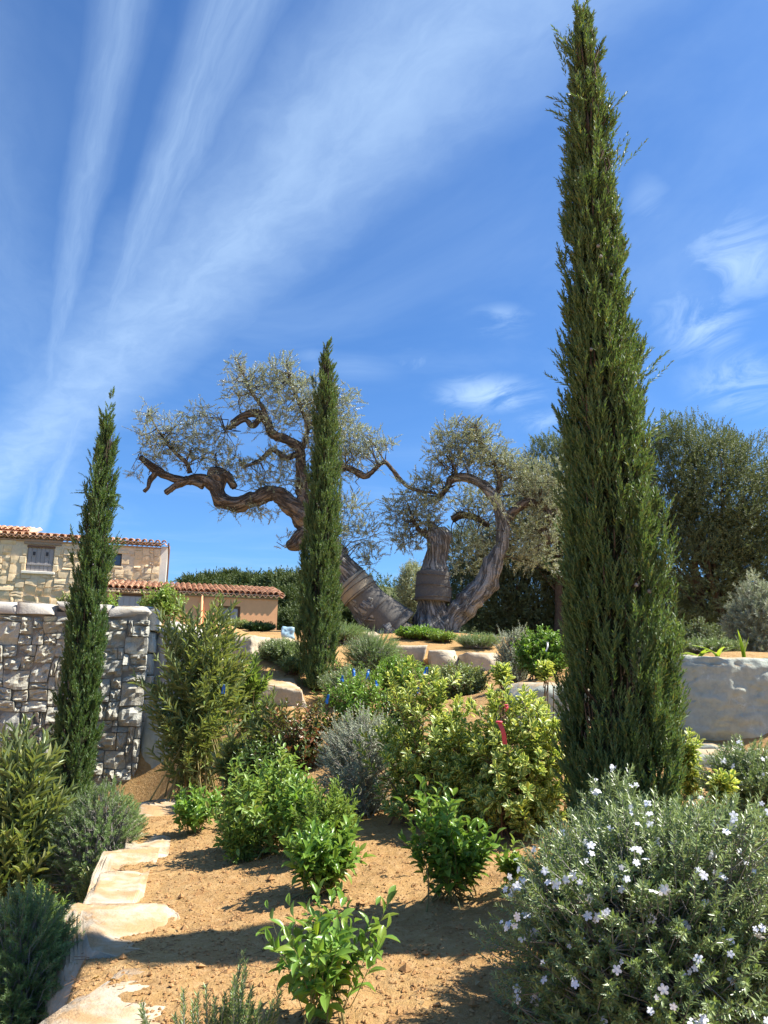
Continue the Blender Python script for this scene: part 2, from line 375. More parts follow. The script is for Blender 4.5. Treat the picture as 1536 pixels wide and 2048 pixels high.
def soil_mat():
    m, n, out = mat('ochre_soil'); co = n.new('ShaderNodeTexCoord').outputs['Object']
    f = n.noise(co, 2.2, 5, .6, .3); g = n.noise(co, 26, 6, .7); h = n.noise(co, 90, 4, .7); b = n.noise(co, 9, 5, .62, .4)
    col = n.mix(n.ramp(f, .3, .7), (.42, .26, .105), (.34, .20, .078)); col = n.mix(n.ramp(g, .42, .7, 0., .55), col, (.56, .37, .19)); col = n.mix(n.ramp(b, .5, .7, 0., .5), col, (.27, .13, .05))
    col = n.mix(n.ramp(h, .25, .5, .45, 0.), col, (.22, .105, .04))
    s = n.new('ShaderNodeSeparateXYZ'); n.put(s.inputs[0], co)
    far = n.ramp(n.math('ADD', s.outputs[1], n.math('MULTIPLY', f, 6.)), 17., 26.)
    col = n.mix(far, col, n.mix(n.ramp(g, .35, .65), (.05, .07, .025), (.12, .12, .05)))
    hh = n.math('ADD', n.math('MULTIPLY', g, 1.), n.math('MULTIPLY', h, .35))
    n.l.new(principled(n, col, .95, n.bump(hh, .9, .02), .1), out.inputs[0]); return m
MS = soil_mat()
clod_mat = plain_mat('soil_clod', (.45, .275, .13), .95, .5, 30., .5, .1, (.30, .15, .055))
ROCK = stone_mat('cream_limestone', (.60, .51, .38), (.46, .39, .29), (.50, .34, .17), 4., dust=SOIL, perobj=.15, strength=.7, dist=.03)
BLOCK = stone_mat('grey_limestone_block', (.36, .40, .34), (.48, .50, .42), (.40, .38, .27), 2.6, dust=(.46, .30, .15), vein=.5, perobj=.1, strength=.8, dist=.03)
PALE = stone_mat('pale_limestone', (.58, .54, .47), (.48, .45, .40), (.46, .35, .22), 3., perobj=.15, strength=.6, dist=.03)
WALLST = stone_mat('rubble_stone', (.50, .495, .42), (.68, .665, .57), (.52, .46, .34), 9., perobj=.55, strength=.9, dist=.03)
GAP = plain_mat('dark_joint_earth', (.34, .31, .26), .95, .4, 12, .6)
HOUSEST = stone_mat('house_stone', (.86, .65, .38), (.93, .78, .53), (.78, .53, .27), 5., perobj=.42, strength=.5, dist=.02)
MORTAR = plain_mat('sand_mortar', (.78, .63, .42), .95, .2, 8, .4)
TILE = plain_mat('terracotta_tile', (.60, .31, .17), .85, .45, 7, .3, .2, (.70, .46, .31))
TILED = plain_mat('cornice_tile', (.50, .29, .16), .85, .35, 7, .3, .2, (.56, .36, .22))
ORANGE = plain_mat('peach_render', (.95, .47, .23), .92, .08, 3, .15, .15)
CREAM = plain_mat('cream_render', (.78, .72, .60), .92, .12, 3, .2, .15)
SHUT = plain_mat('grey_weathered_wood', (.42, .39, .37), .85, .3, 9, .4, .15, (.30, .27, .25), streak=(12, 12, .8))
SHUT2 = plain_mat('lilac_grey_paint', (.56, .49, .48), .8, .15, 9, .2, .2, (.46, .39, .38), streak=(6, 6, .8))
BROWNW = plain_mat('brown_wood', (.22, .12, .075), .75, .3, 9, .3, .2, streak=(1, 8, 8))
LINTEL = plain_mat('weathered_lintel', (.38, .29, .21), .85, .3, 6, .5, .2, (.26, .19, .13), streak=(1, 8, 8))
DARKG = plain_mat('dark_frame', (.05, .045, .045), .5, .2, 9, .1)
def glass_mat():
    m, n, out = mat('window_glass'); n.l.new(principled(n, (.06, .08, .11), .06, None, .7), out.inputs[0]); return m
GLASS = glass_mat()
PIPE = plain_mat('brown_downpipe', (.20, .11, .08), .5, .2, 9, .1)
BARK_O = bark_mat('olive_bark', (.15, .13, .11), (.30, .27, .235), 6, 1., .10)
BARK_OB = bark_mat('olive_bark_brown', (.11, .08, .058), (.22, .175, .13), 7, 1., .08)
BARK_D = bark_mat('dark_bark', (.09, .065, .045), (.15, .11, .08), 9, .8, .02)
STEM_B = plain_mat('brown_stem', (.20, .12, .07), .8, .3, 20, .2)
STEM_G = plain_mat('green_stem', (.19, .20, .07), .6, .3, 20, .2, c2=(.26, .17, .07))
STEM_W = plain_mat('grey_stem', (.36, .33, .29), .8, .3, 20, .2)
WRAP_D = plain_mat('dark_burlap', (.17, .16, .145), .95, .3, 40, .9, .1, (.09, .082, .072), streak=(1, 1, 5))
WRAP_T = plain_mat('tan_burlap', (.40, .33, .23), .95, .3, 40, .7, .1, (.28, .23, .16), streak=(1, 1, 5))
ROPE = plain_mat('rope', (.12, .10, .08), .95, .3, 40, .5)
BLUE = plain_mat('blue_ribbon', (.02, .16, .52), .4, .2, 20, .1, .4)
PINK = plain_mat('pink_tape', (.80, .10, .12), .45, .15, 20, .1, .4)
TARP = plain_mat('pale_blue_plastic', (.42, .58, .64), .35, .3, 12, .6, .5, (.25, .42, .52))
FLOWER = leaf_mat('white_petal', (.82, .82, .86), (.86, .85, .88), .6, .3, (1, 1, 1))
WHITE = plain_mat('white_tag', (.8, .8, .78), .5, .1, 20, .1)
L_LAUREL = leaf_mat('laurel_leaf', (.15, .285, .045), (.22, .36, .075), .28, .42, (1.7, 1.7, .5), (.11, .18, .065), old=((.24, .33, .05), .86))
L_LIGHT = leaf_mat('young_green_leaf', (.19, .31, .055), (.27, .38, .085), .4, .38, (1.5, 1.5, .5), (.17, .24, .09), old=((.30, .33, .06), .85))
L_OLEA = leaf_mat('oleander_leaf', (.14, .215, .06), (.25, .30, .12), .34, .26, (1.6, 1.5, .45), (.22, .27, .13), old=((.30, .31, .12), .82))
L_PITT = leaf_mat('variegated_leaf', (0.149, 0.241, 0.057), (0.230, 0.310, 0.081), .36, .36, margin=((.74, .76, .24), .235), old=((.36, .36, .07), .85))
L_WEST = leaf_mat('westringia_leaf', (.105, .155, .055), (.22, .28, .11), .36, .24, (1.3, 1.5, .6), (.27, .31, .20), old=((.30, .36, .12), .8), spec=.6)
L_ROSE = leaf_mat('rosemary_leaf', (.115, .20, .06), (.23, .31, .12), .38, .26, (1.3, 1.5, .5), (.27, .33, .20), spec=.5)
L_GREY = leaf_mat('silver_leaf', (.21, .235, .155), (.35, .375, .27), .6, .18, (1.1, 1.2, .7), (.44, .47, .37))
L_PHOT = leaf_mat('bronze_leaf', (0.066, 0.102, 0.026), (0.120, 0.156, 0.042), .28, .3, (1.6, 1.2, .5), (.12, .13, .06), old=((.24, .10, .045), .62))
L_DARK = leaf_mat('dark_green_leaf', (0.058, 0.111, 0.023), (0.111, 0.176, 0.039), .3, .28, (1.6, 1.6, .5), (.08, .12, .045))
L_OLIVE = leaf_mat('olive_leaf', (.21, .245, .155), (.33, .36, .25), .36, .26, (1.1, 1.2, .7), (.44, .47, .39), old=((.30, .26, .10), .9), spec=.5)
L_OLIVE2 = leaf_mat('olive_leaf_golden', (.20, .235, .14), (.31, .34, .22), .40, .26, (1.15, 1.2, .65), (.40, .43, .33), old=((.30, .26, .10), .85))
L_HOLM = leaf_mat('evergreen_oak_leaf', (.085, .115, .05), (.155, .185, .09), .55, .22, (1.2, 1.3, .5), (.17, .20, .12), spec=.25)
L_PINE = leaf_mat('pine_needles', (.06, .09, .025), (.11, .14, .045), .6, .2, (1.3, 1.3, .5))
L_CYP = leaf_mat('cypress_spray', (.065, .135, .055), (.155, .225, .092), .5, .28, (1.4, 1.5, .5), old=((.13, .15, .06), .86))
L_CYP2 = leaf_mat('cypress_spray_warm', (.068, .138, .056), (.165, .232, .095), .5, .28, (1.4, 1.4, .5), old=((.15, .16, .06), .86))
L_STRAP = leaf_mat('strap_leaf', (.20, .30, .04), (.30, .38, .06), .35, .42, (1.4, 1.4, .5))
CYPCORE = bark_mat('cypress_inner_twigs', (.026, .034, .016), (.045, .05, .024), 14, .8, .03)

def old_bark(name, c1, c2, c3, dist=.05):
    m, n, out = mat(name); at_ = n.new('ShaderNodeAttribute', attribute_name='grain').outputs['Vector']; co = n.new('ShaderNodeTexCoord').outputs['Object']
    mp = n.new('ShaderNodeMapping'); n.put(mp.inputs[0], at_); mp.inputs['Scale'].default_value = (1, 1, .16); g = mp.outputs[0]
    f = n.noise(g, 16, 7, .68, .5); r = n.math('ABSOLUTE', n.math('SUBTRACT', n.noise(g, 11, 5, .6, .8), .5)); h = n.noise(co, 3.2, 5, .6, .4); k = n.noise(co, 30, 4, .7)
    col = n.mix(n.ramp(f, .3, .7), c1, c2); col = n.mix(n.ramp(h, .48, .68, 0., .7), col, c3); col = n.mix(n.ramp(r, .0, .05, .85, 0.), col, tuple(c*.3 for c in c1)); col = n.mix(n.ramp(k, .3, .6, .4, 0.), col, tuple(c*.5 for c in c1))
    hh = n.math('ADD', n.math('ADD', f, n.ramp(r, 0., .08, 0., .9)), n.math('MULTIPLY', k, .3))
    n.l.new(principled(n, col, .92, n.bump(hh, 1., dist), .15), out.inputs[0]); return m
BARK_O = old_bark('olive_bark', (.21, .20, .18), (.44, .42, .385), (.28, .24, .19))
BARK_OB = old_bark('olive_bark_brown', (.14, .115, .09), (.30, .255, .205), (.18, .125, .085))
# ------------------------------------------------------------------ terrain
_cp = [(100, 2040, 2.6), (700, 2040, 2.5), (1250, 2040, 2.45), (200, 1850, 3.55), (500, 1850, 3.4), (800, 1850, 3.3), (1050, 1800, 3.4), (1400, 1780, 3.3), (300, 1700, 5.3),
       (550, 1700, 4.8), (750, 1690, 4.5), (1100, 1700, 4.2), (720, 1650, 5.0), (330, 1605, 8.2), (285, 1592, 9.1), (450, 1600, 7.5), (1255, 1640, 4.0), (1450, 1560, 5.4), (1700, 1560, 5.4),
       (1450, 1320, 6.95), (1700, 1320, 6.95), (1250, 1330, 7.4), (1100, 1360, 7.3), (1080, 1490, 6.0), (1250, 1520, 5.8), (1450, 1555, 5.95), (900, 1560, 5.9), (700, 1500, 7.), (600, 1500, 7.6),
       (550, 1366, 9.5), (650, 1385, 9.6), (550, 1450, 8.6), (640, 1450, 8.6), (800, 1400, 9.3), (400, 1500, 8.9), (940, 1390, 9.3), (830, 1300, 12.2), (950, 1305, 11.8), (720, 1305, 12), (830, 1345, 11.1), (950, 1345, 10.8),
       (775, 1265, 15), (870, 1262, 15), (600, 1270, 14), (500, 1290, 12.5), (1000, 1275, 16), (1150, 1290, 14), (1300, 1318, 18), (1500, 1322, 18), (1600, 1322, 25), (1500, 1330, 11), (1300, 1330, 11), (1450, 1328, 8.2), (1600, 1328, 8.2), (1350, 1330, 8.4), (500, 1268, 33), (100, 1268, 36), (250, 1262, 22),
       (100, 1230, 10.1), (290, 1232, 10.1), (-150, 1230, 10.1), (-400, 1230, 10.1), (100, 1610, 9.25), (100, 1240, 13), (-150, 1240, 13), (290, 1242, 13), (-400, 1240, 13), (100, 1248, 19), (-150, 1248, 19), (0, 1256, 28), (280, 1252, 17), (-150, 1610, 9.25), (-400, 1600, 9.25), (180, 1640, 7.), (0, 1640, 7.), (-200, 1650, 6.), (-100, 1850, 3.6), (-600, 1650, 6)]
_C = np.array([at(*c) for c in _cp])
_C = np.concatenate([_C, np.array([(0, 0, 0.1), (-4, 0, 0.1), (4, 0, .1), (0, 1.4, .45), (1.5, 1.3, .5), (-1.6, 1.4, .35), (-12, 3, .1), (12, 3, .5), (12, 10, 1.6), (-20, 20, 2.9), (20, 30, 3.3), (0, 45, 3.6), (-40, 40, 4), (40, 45, 4),
                                   (-60, 0, 0), (60, 0, 0), (0, -40, -1), (0, 80, 6), (-80, 80, 7), (80, 80, 7)], float)])
def _phi(d): return np.sqrt(d*d+.09)
_D = np.linalg.norm(_C[:, None, :2]-_C[None, :, :2], axis=-1)
_A = np.block([[_phi(_D), np.ones((len(_C), 1))], [np.ones((1, len(_C))), np.zeros((1, 1))]])
_Wt = np.linalg.solve(_A, np.append(_C[:, 2], 0))
EDGE = np.array([at(*c) for c in [(95, 2040, 2.6), (140, 1930, 3.05), (195, 1800, 4.0), (245, 1690, 5.3), (268, 1645, 6.4), (280, 1600, 8.7)]])
def edge_x(y): return np.interp(y, np.concatenate([[1.2], EDGE[:, 1], [9.0]]), np.concatenate([[EDGE[0, 0]+.1], EDGE[:, 0], [EDGE[-1, 0]]]))
def sstep(a, b, x): t = np.clip((x-a)/(b-a), 0, 1); return t*t*(3-2*t)
def height(x, y, detail=True):
    x = np.atleast_1d(np.asarray(x, float)); y = np.atleast_1d(np.asarray(y, float)); out = np.empty(len(x))
    for s in range(0, len(x), 20000):
        q = np.stack([x[s:s+20000], y[s:s+20000]], 1); d = np.linalg.norm(q[:, None]-_C[None, :, :2], axis=-1)
        out[s:s+20000] = _phi(d)@_Wt[:-1]+_Wt[-1]
    far = sstep(45, 85, np.hypot(x, y)); out = out*(1-far)+far*np.clip(out, 0, 7)
    out += 11.5*np.exp(-((x+12)/34)**2-((y-135)/34)**2)+8*np.exp(-((x-70)/60)**2-((y-190)/60)**2)*sstep(70, 110, y)
    m_ = (x < -1.4) & (y > 9.5) & (y < 33)
    out = np.where(m_, np.minimum(out, 1.6+.070*y), out)
    left = sstep(.06, -.10, x-edge_x(y))*sstep(8.9, 8.0, y)*sstep(.9, 1.5, y); out -= .46*left
    if detail:
        p = np.stack([x, y, x*0], 1); near = sstep(14, 5, y)
        out += .022*fbm(p*2.6, 3, 3)+near*(.020*fbm(p*9, 4, 9, .6)+.008*np.abs(fbm(p*24, 3, 21)))
    return out
def gz(x, y): return float(height(x, y, False)[0])
def grow(a, b, s0, g):
    o = [a]; s = s0
    while o[-1] < b: o.append(o[-1]+s); s *= g
    return o
ys = np.array([-300, -120, -50, -20, -8, -3, 0, .8, 1.4]+list(np.arange(1.8, 6.0, .025))+list(np.arange(6., 12.6, .07))+grow(12.6, 3000, .12, 1.07))
xr = grow(2.2, 3000, .05, 1.075); xl = grow(2.4, 3000, .05, 1.06)
xs = np.array([-v for v in xl[::-1]]+list(np.arange(-2.375, 2.19, .025))+xr)
GX, GY = np.meshgrid(xs, ys); GZ = height(GX.ravel(), GY.ravel())
n0, n1 = len(ys), len(xs); ii = np.arange(n0-1)[:, None]*n1+np.arange(n1-1)[None]
quads = np.stack([ii, ii+1, ii+n1+1, ii+n1], -1).reshape(-1, 4)
obj('ground', mesh_np('ground', np.stack([GX.ravel(), GY.ravel(), GZ], 1), quads, MS), kind='structure')
# clods, pebbles and bits of straw lying on the dug soil: nobody could count them
rng = np.random.default_rng(5)
def clods(n, seed, smin, smax, ylo=2.0, yhi=8.5, mt=None, name='gravel', pw=2.2):
    rg = np.random.default_rng(seed)
    y = ylo+(yhi-ylo)*rg.random(n)**1.6; x = rg.uniform(-.42, .36, n)*y*1.02
    x = np.where(x < edge_x(y)+.05, edge_x(y)+.05+rg.random(n)*1.2, x)
    s = smin+(smax-smin)*rg.random(n)**pw; z = height(x, y)
    o = np.array([(1, 0, 0), (-1, 0, 0), (0, 1, 0), (0, -1, 0), (0, 0, 1), (0, 0, -1)], float)
    f = np.array([(0, 2, 4), (2, 1, 4), (1, 3, 4), (3, 0, 4), (2, 0, 5), (1, 2, 5), (3, 1, 5), (0, 3, 5)])
    v = o[None]*rg.uniform(.5, 1.15, (n, 6, 1)); a = rg.uniform(0, 6.28, n); c, q = np.cos(a)[:, None], np.sin(a)[:, None]
    v = np.stack([v[..., 0]*c-v[..., 1]*q, v[..., 0]*q+v[..., 1]*c, v[..., 2]*.75+v[..., 0]*rg.uniform(-.4, .4, (n, 1))], -1)*s[:, None, None]
    v += np.stack([x, y, z+s*.15], 1)[:, None]
    return obj(name, mesh_np(name, v.reshape(-1, 3), (f[None]+(np.arange(n)*6)[:, None, None]).reshape(-1, 3), mt or clod_mat, smooth=False), kind='stuff')
clods(30000, 1, .002, .011)
clods(380, 2, .010, .028, pw=3)
# ------------------------------------------------------------------ rocks
import bmesh
_ico = {}
def ico(sub):
    if sub not in _ico:
        bm = bmesh.new(); bmesh.ops.create_icosphere(bm, subdivisions=sub, radius=1)
        _ico[sub] = (np.array([v.co[:] for v in bm.verts]), np.array([[v.index for v in f.verts] for f in bm.faces])); bm.free()
    return _ico[sub]
def rock_mesh(name, dims, seed, mt, box_=.45, sub=4, cuts=7, rough=.06, freq=3., rot=0.):
    v, t = ico(sub); rg = np.random.default_rng(seed)
    slab = box_ == 0; box_ = box_ or .1; p = np.sign(v)*np.abs(v)**box_; p = p/np.maximum(np.abs(p).max(1, keepdims=True), 1e-6)*(.55*np.abs(p).max(1, keepdims=True)+.45*np.linalg.norm(p, axis=1, keepdims=True)/1.2)
    p = np.clip(p, -1, 1)
    if slab: p = v/np.abs(v).max(1, keepdims=True); p = p-.035*np.sign(p)*(np.sort(np.abs(p), 1)[:, 1:2]**14)
    for k in range(cuts):
        n = unit(rg.normal(size=3)*np.array([1, 1, .8])); o = rg.uniform(.82, 1.15)*np.abs(n).sum()*.72
        e = np.maximum(p@n-o, 0); p = p-e[:, None]*n*.92
    p = p*np.array(dims)/2*1.0
    d = unit(p); s = min(dims)
    p = p+d*(rough*s*(fbm(p*freq/s*.5+seed, 4, seed)+.5*np.abs(fbm(p*freq/s*1.6, 3, seed+4))))[:, None]
    if slab:
        a_ = np.abs(d*0+p/np.array(dims)*2); nrm_ = np.sign(p)*(a_ >= a_.max(1, keepdims=True)-.02); e_ = np.floor(fbm(p*np.array([2.2, 2.2, 5])+seed, 3, seed+9)*4)/4
        p = p+nrm_*(s*(.055*e_+.02*fbm(p*14, 4, seed+2)))[:, None]
        top_ = p[:, 2] > dims[2]*.40; p[:, 1] += top_*(p[:, 1] < 0)*.05*np.clip(fbm(p*6+3, 3, seed+3)+.25, 0, 1)
    c, q = math.cos(rot), math.sin(rot); p = np.stack([p[:, 0]*c-p[:, 1]*q, p[:, 0]*q+p[:, 1]*c, p[:, 2]], 1)
    return mesh_np(name, p, t, mt)
def rock(name, label, loc, dims, seed, mt, rotz=0, tilt=(0, 0), group=None, **kw):
    o = obj(name, rock_mesh(name, dims, seed, mt, **kw), loc=tuple(loc)); o.rotation_euler = (tilt[0], tilt[1], rotz)
    return tag(o, label, 'rock' if name != 'stone_block' else 'stone block', group)
# edging stones along the left side of the dug bed
edging = [(1.75, 3.02, .80, .16, 'pale cream edging rock with a broad flat top, nearest in the row'), (3.05, 3.62, .50, .10, 'half buried edging rock second from the front, lying in the shadow band'),
          (3.68, 4.34, .30, .03, 'cream edging rock third from the front, beside the small sprig plants'), (4.40, 5.05, .32, .04, 'pale chipped edging rock fourth from the front of the bed border'),
          (5.1, 6.05, .38, .045, 'cream edging rock against the round rosemary bush, fifth in the border'), (6.1, 7.6, .5, .035, 'farthest edging rock of the bed border, just before the wall corner')]
for k, (y0, y1, wd, up, lab) in enumerate(edging):
    ym = (y0+y1)/2; xa, xb = edge_x(y0), edge_x(y1); hh = .62
    ang = math.atan2(y1-y0, xb-xa)-math.pi/2
    rock('edging_rock', lab, (edge_x(ym)+wd*.5-.10, ym, gz(edge_x(ym)+.3, ym)+up*.2-hh/2), (wd*1.0, (y1-y0)*1.32, hh), 31+k, ROCK, ang, (0, R(3)), 'rocks edging the dug bed', sub=5, box_=.24, cuts=9, rough=.10, freq=6.)
def block(name, lab, px0, px1, py_top, py_bot, Y, depth, seed, mt, rotz=0, group=None, **kw):
    a, b = at(px0, py_top, Y), at(px1, py_top, Y); c = at((px0+px1)/2, py_bot, Y); wd = b[0]-a[0]; h = (a[2]+b[2])/2-c[2]
    kw.setdefault('box_', .22); kw.setdefault('cuts', 5); kw.setdefault('rough', .05)
    return rock(name, lab, ((a[0]+b[0])/2, Y+depth/2, c[2]+h/2), (wd, depth, h), seed, mt, rotz, (0, 0), group, **kw)
G1 = 'quarried blocks holding up the right terrace'
block('stone_block', 'large grey block with pale scratches, under the strap leaf plant', 1352, 1640, 1312, 1492, 6.2, .85, 51, BLOCK, 0, G1, sub=6, box_=0, rough=.02, cuts=3)
block('stone_block', 'thin slab wedged under the large scratched grey block', 1345, 1520, 1488, 1532, 6.15, .7, 52, BLOCK, 0, G1, sub=5, box_=0, rough=.03, cuts=4)
block('stone_block', 'squat grey block at the base under the thin slab', 1375, 1660, 1500, 1640, 6.05, .8, 53, BLOCK, 0, G1, sub=5, box_=0, rough=.03, cuts=4)
block('stone_block', 'low grey block half hidden behind the yellow variegated shrub', 1035, 1215, 1368, 1505, 6.35, .7, 54, BLOCK, 0, G1, sub=5, box_=0, rough=.03, cuts=4)
block('stone_block', 'grey block behind the trunk of the tall cypress', 1205, 1365, 1335, 1520, 6.5, .7, 55, BLOCK, 0, G1, sub=5, box_=0, rough=.03, cuts=4)
G2 = 'rocks stepping down from the wall end'
block('boulder', 'smooth grey upright boulder standing at the wall corner', 282, 392, 1392, 1690, 9.25, .6, 61, BLOCK, 0, G2, box_=.42, cuts=14, sub=5, rough=.12)
block('boulder', 'pale rounded boulder just right of the wall top', 302, 420, 1224, 1500, 9.6, .8, 62, PALE, 0, G2, box_=.42, cuts=16, sub=5, rough=.14)
block('boulder', 'long cream boulder sloping down behind the oleander', 405, 545, 1268, 1400, 10.0, .9, 63, ROCK, R(-8), G2, box_=.42, cuts=14, sub=5, rough=.14)
block('boulder', 'flat topped cream boulder capped with soil, left of the middle cypress', 488, 606, 1358, 1470, 9.0, .8, 64, ROCK, R(6), G2, box_=.36, cuts=12, rough=.15, sub=5)
block('boulder', 'low cream rock at the upper bed, under the dark round shrub', 505, 590, 1274, 1330, 12.0, .8, 65, ROCK, 0, G2, box_=.5, cuts=9)
G3 = 'rocks below the olive trees'
block('boulder', 'cream rock below the olive trees, beside the round grey green bush', 775, 862, 1290, 1345, 11.4, .7, 66, ROCK, 0, G3, box_=.42, cuts=11, rough=.13)
block('boulder', 'pale rock in the middle of the row below the forked olive', 855, 925, 1300, 1350, 11.1, .6, 67, ROCK, 0, G3, box_=.42, cuts=11, rough=.13)
block('boulder', 'pale rock at the right end of the row, by the silvery shrub', 918, 1000, 1306, 1360, 10.8, .7, 68, ROCK, 0, G3, box_=.42, cuts=11, rough=.13)
block('boulder', 'small rock at the foot of the leaning olive trunk', 690, 760, 1262, 1300, 13., .6, 69, ROCK, 0, G3, box_=.42, cuts=11, rough=.13)

# ------------------------------------------------------------------ rubble retaining wall
def pack(cols, rows, rg, sizes):
    # irregular stones: rectangles of different sizes filling a grid
    g = -np.ones((rows, cols), int); out = []
    for r in range(rows):
        for c in range(cols):
            if g[r, c] >= 0: continue
            ws, hs = sizes[rg.integers(len(sizes))]
            ww = 1
            while ww < ws and c+ww < cols and g[r, c+ww] < 0: ww += 1
            h2 = min(hs, rows-r)
            g[r:r+h2, c:c+ww] = len(out); out.append((c, r, ww, h2))
    return out
def stone_piece(x0, x1, z0, z1, depth, gap, warpf, rg, ns=5, bulge=.05, chip=.02):
    # a stone with a rounded, uneven face towards -y; outline follows the warped joints
    m = ns; s = np.linspace(-1, 1, m); A, B = np.meshgrid(s, s)
    e = .08+.22*rg.random(); k = 1/np.maximum(1, (np.abs(A)**5+np.abs(B)**5)**(1/5.)*(1))
    A2, B2 = A*(1-e*.5*np.abs(A*B)**2.2*.5), B*(1-e*.5*np.abs(A*B)**2.2*.5)
    cx, cz, hx, hz = (x0+x1)/2, (z0+z1)/2, (x1-x0)/2-gap, (z1-z0)/2-gap
    X, Z = cx+A2*hx, cz+B2*hz; X, Z = warpf(X, Z)
    edge = np.maximum(np.abs(A), np.abs(B)); y = -bulge*(1-edge**3)*rg.uniform(.5, 1.2)-chip*rg.normal(size=A.shape)*(edge < .99)-.015*rg.random()
    tl = rg.uniform(-.035, .035, 2); y = y+tl[0]*A+tl[1]*B
    if m > 4: y = y+.05*fbm(np.stack([X.ravel()*7, X.ravel()*0+x0*3, Z.ravel()*7], 1), 3, 71).reshape(X.shape)
    V_ = [np.stack([X, y, Z], -1).reshape(-1, 3)]
    ring = [(0, j) for j in range(m)]+[(i, m-1) for i in range(1, m)]+[(m-1, j) for j in range(m-2, -1, -1)]+[(i, 0) for i in range(m-2, 0, -1)]
    ri = np.array([i*m+j for i, j in ring]); bk = V_[0][ri].copy(); bk[:, 1] = depth; V_.append(bk)
    i = np.arange(m-1)[:, None]*m+np.arange(m-1)[None]; q = np.stack([i, i+1, i+m+1, i+m], -1).reshape(-1, 4)
    L = len(ri); n0 = m*m; a = np.arange(L); b = (a+1) % L
    q2 = np.stack([ri[a], n0+a, n0+b, ri[b]], 1)
    q = np.concatenate([q, q2]); return np.concatenate(V_), q
WY = 9.3; pr = at(302, 1212, WY); wall_h_top = pr[2]; wx1 = pr[0]; zb = gz(wx1-.2, WY-.05)-.12
wall = thing('stone_wall', 'grey rubble stone retaining wall of rough boulders behind the left cypress', 'wall', (wx1, WY, zb), R(9.5))
WH = wall_h_top-zb; WL = 4.6
v, t = box(-WL-.05, -.04, .018, .62, -.3, WH-.10); obj('wall_core', mesh_np('wall_core', v, t, GAP, smooth=False), wall)
rg = np.random.default_rng(12); cell = .066; cols, rows = int(WL/cell), int((WH-.17)/cell)
cs = (WH-.17)/rows
sizes = [(4, 3), (3, 3), (5, 3), (3, 2), (4, 2), (2, 2), (2, 1), (3, 1), (5, 4), (1, 1), (2, 3), (3, 2), (2, 2), (4, 3), (1, 2)]
def wwarp(X, Z):
    p = np.stack([X.ravel()*2.4, Z.ravel()*2.4, X.ravel()*0], 1); a = fbm(p, 2, 40).reshape(X.shape); b = fbm(p+9.3, 2, 41).reshape(X.shape)
    fx = sstep(0, .15, -X); return X+a*.05*fx, Z+b*.05
for (c, r, w_, h_) in pack(cols, rows, rg, sizes):
    small = w_*h_ <= 2
    V_, q = stone_piece(-(c+w_)*cell, -c*cell, r*cs, (r+h_)*cs, .16, .002+.004*rg.random(), wwarp, rg, 4 if small else 7, (.010 if small else .016), (.007 if small else .014))
    obj('stone', mesh_np('stone', V_, q, WALLST, smooth=False), wall)
x = 0.
while x < WL:                                      # flat pale coping stones
    l = rg.uniform(.34, .62); h = rg.uniform(.14, .2)
    o = obj('coping_stone', rock_mesh('coping_stone', (l*.99, .62, h), 200+int(x*50), PALE, box_=.2, sub=3, cuts=5, rough=.12), wall, (-x-l/2+.02, .27, WH-.10+h*.15+.01)); o.rotation_euler = (0, rg.uniform(-.03, .03), rg.uniform(-.03, .03)); x += l+.01
for k in range(8):                                 # stones of the wall end
    h = WH/8; o = obj('end_stone', rock_mesh('end_stone', (.2, .5, h*.96), 300+k, WALLST, box_=.25, sub=3, cuts=5, rough=.08), wall, (-.03, .36, (k+.5)*h-.02))

# ------------------------------------------------------------------ houses
HR = R(15.5)
def canal(name, L=.42, r0=.10, r1=.085, seg=6, mt=None, th=.014):
    a = np.linspace(0, math.pi, seg+1); V_ = []
    for y, r in ((0, r0), (L, r1)):
        for rr in (r, r-th): V_ += [(-math.cos(q)*rr, y, math.sin(q)*rr) for q in a]
    k = seg+1; f = []
    for i in range(seg): f += [(i, i+1, 2*k+i+1, 2*k+i), (k+i+1, k+i, 3*k+i, 3*k+i+1), (i, k+i, k+i+1, i+1)]
    return mesh_np(name, np.array(V_), np.array(f), mt or TILE)
tile_me = [canal('tile', .44, .115, .10), canal('tile', .43, .108, .096)]
corn_me = canal('cornice_tile', .22, .105, .10, 6, TILED)
def roof_tiles(roof, x0, x1, y0, z0, pitch, rows, pitchx, seed, limit=270):
    rg = np.random.default_rng(seed); n = int((x1-x0)/pitchx); put = 0; extra = []
    cp, sp = math.cos(pitch), math.sin(pitch)
    for r in range(rows):
        for c in range(n+1):
            x = x0+c*pitchx+rg.normal(0, .006); s = r*.33
            M = Matrix.Translation((x, y0+s*cp, z0+s*sp+.02+.012*rg.random()))@Matrix.Rotation(pitch-.05+rg.normal(0, .01), 4, 'X')@Matrix.Rotation(rg.normal(0, .03), 4, 'Z')
            if put < limit: obj('tile', tile_me[rg.integers(2)], roof, M=M); put += 1
            else: extra.append(M)
    if extra:
        me = tile_me[0]; vv = np.array([v.co[:] for v in me.vertices]); ff = np.array([p.vertices[:] for p in me.polygons]); P = []
        for M in extra:
            A = np.array(M); P.append((vv@A[:3, :3].T+A[:3, 3], ff))
        a, b = merge(P); obj('tiles', mesh_np('tiles', a, b, TILE), roof, kind='stuff')
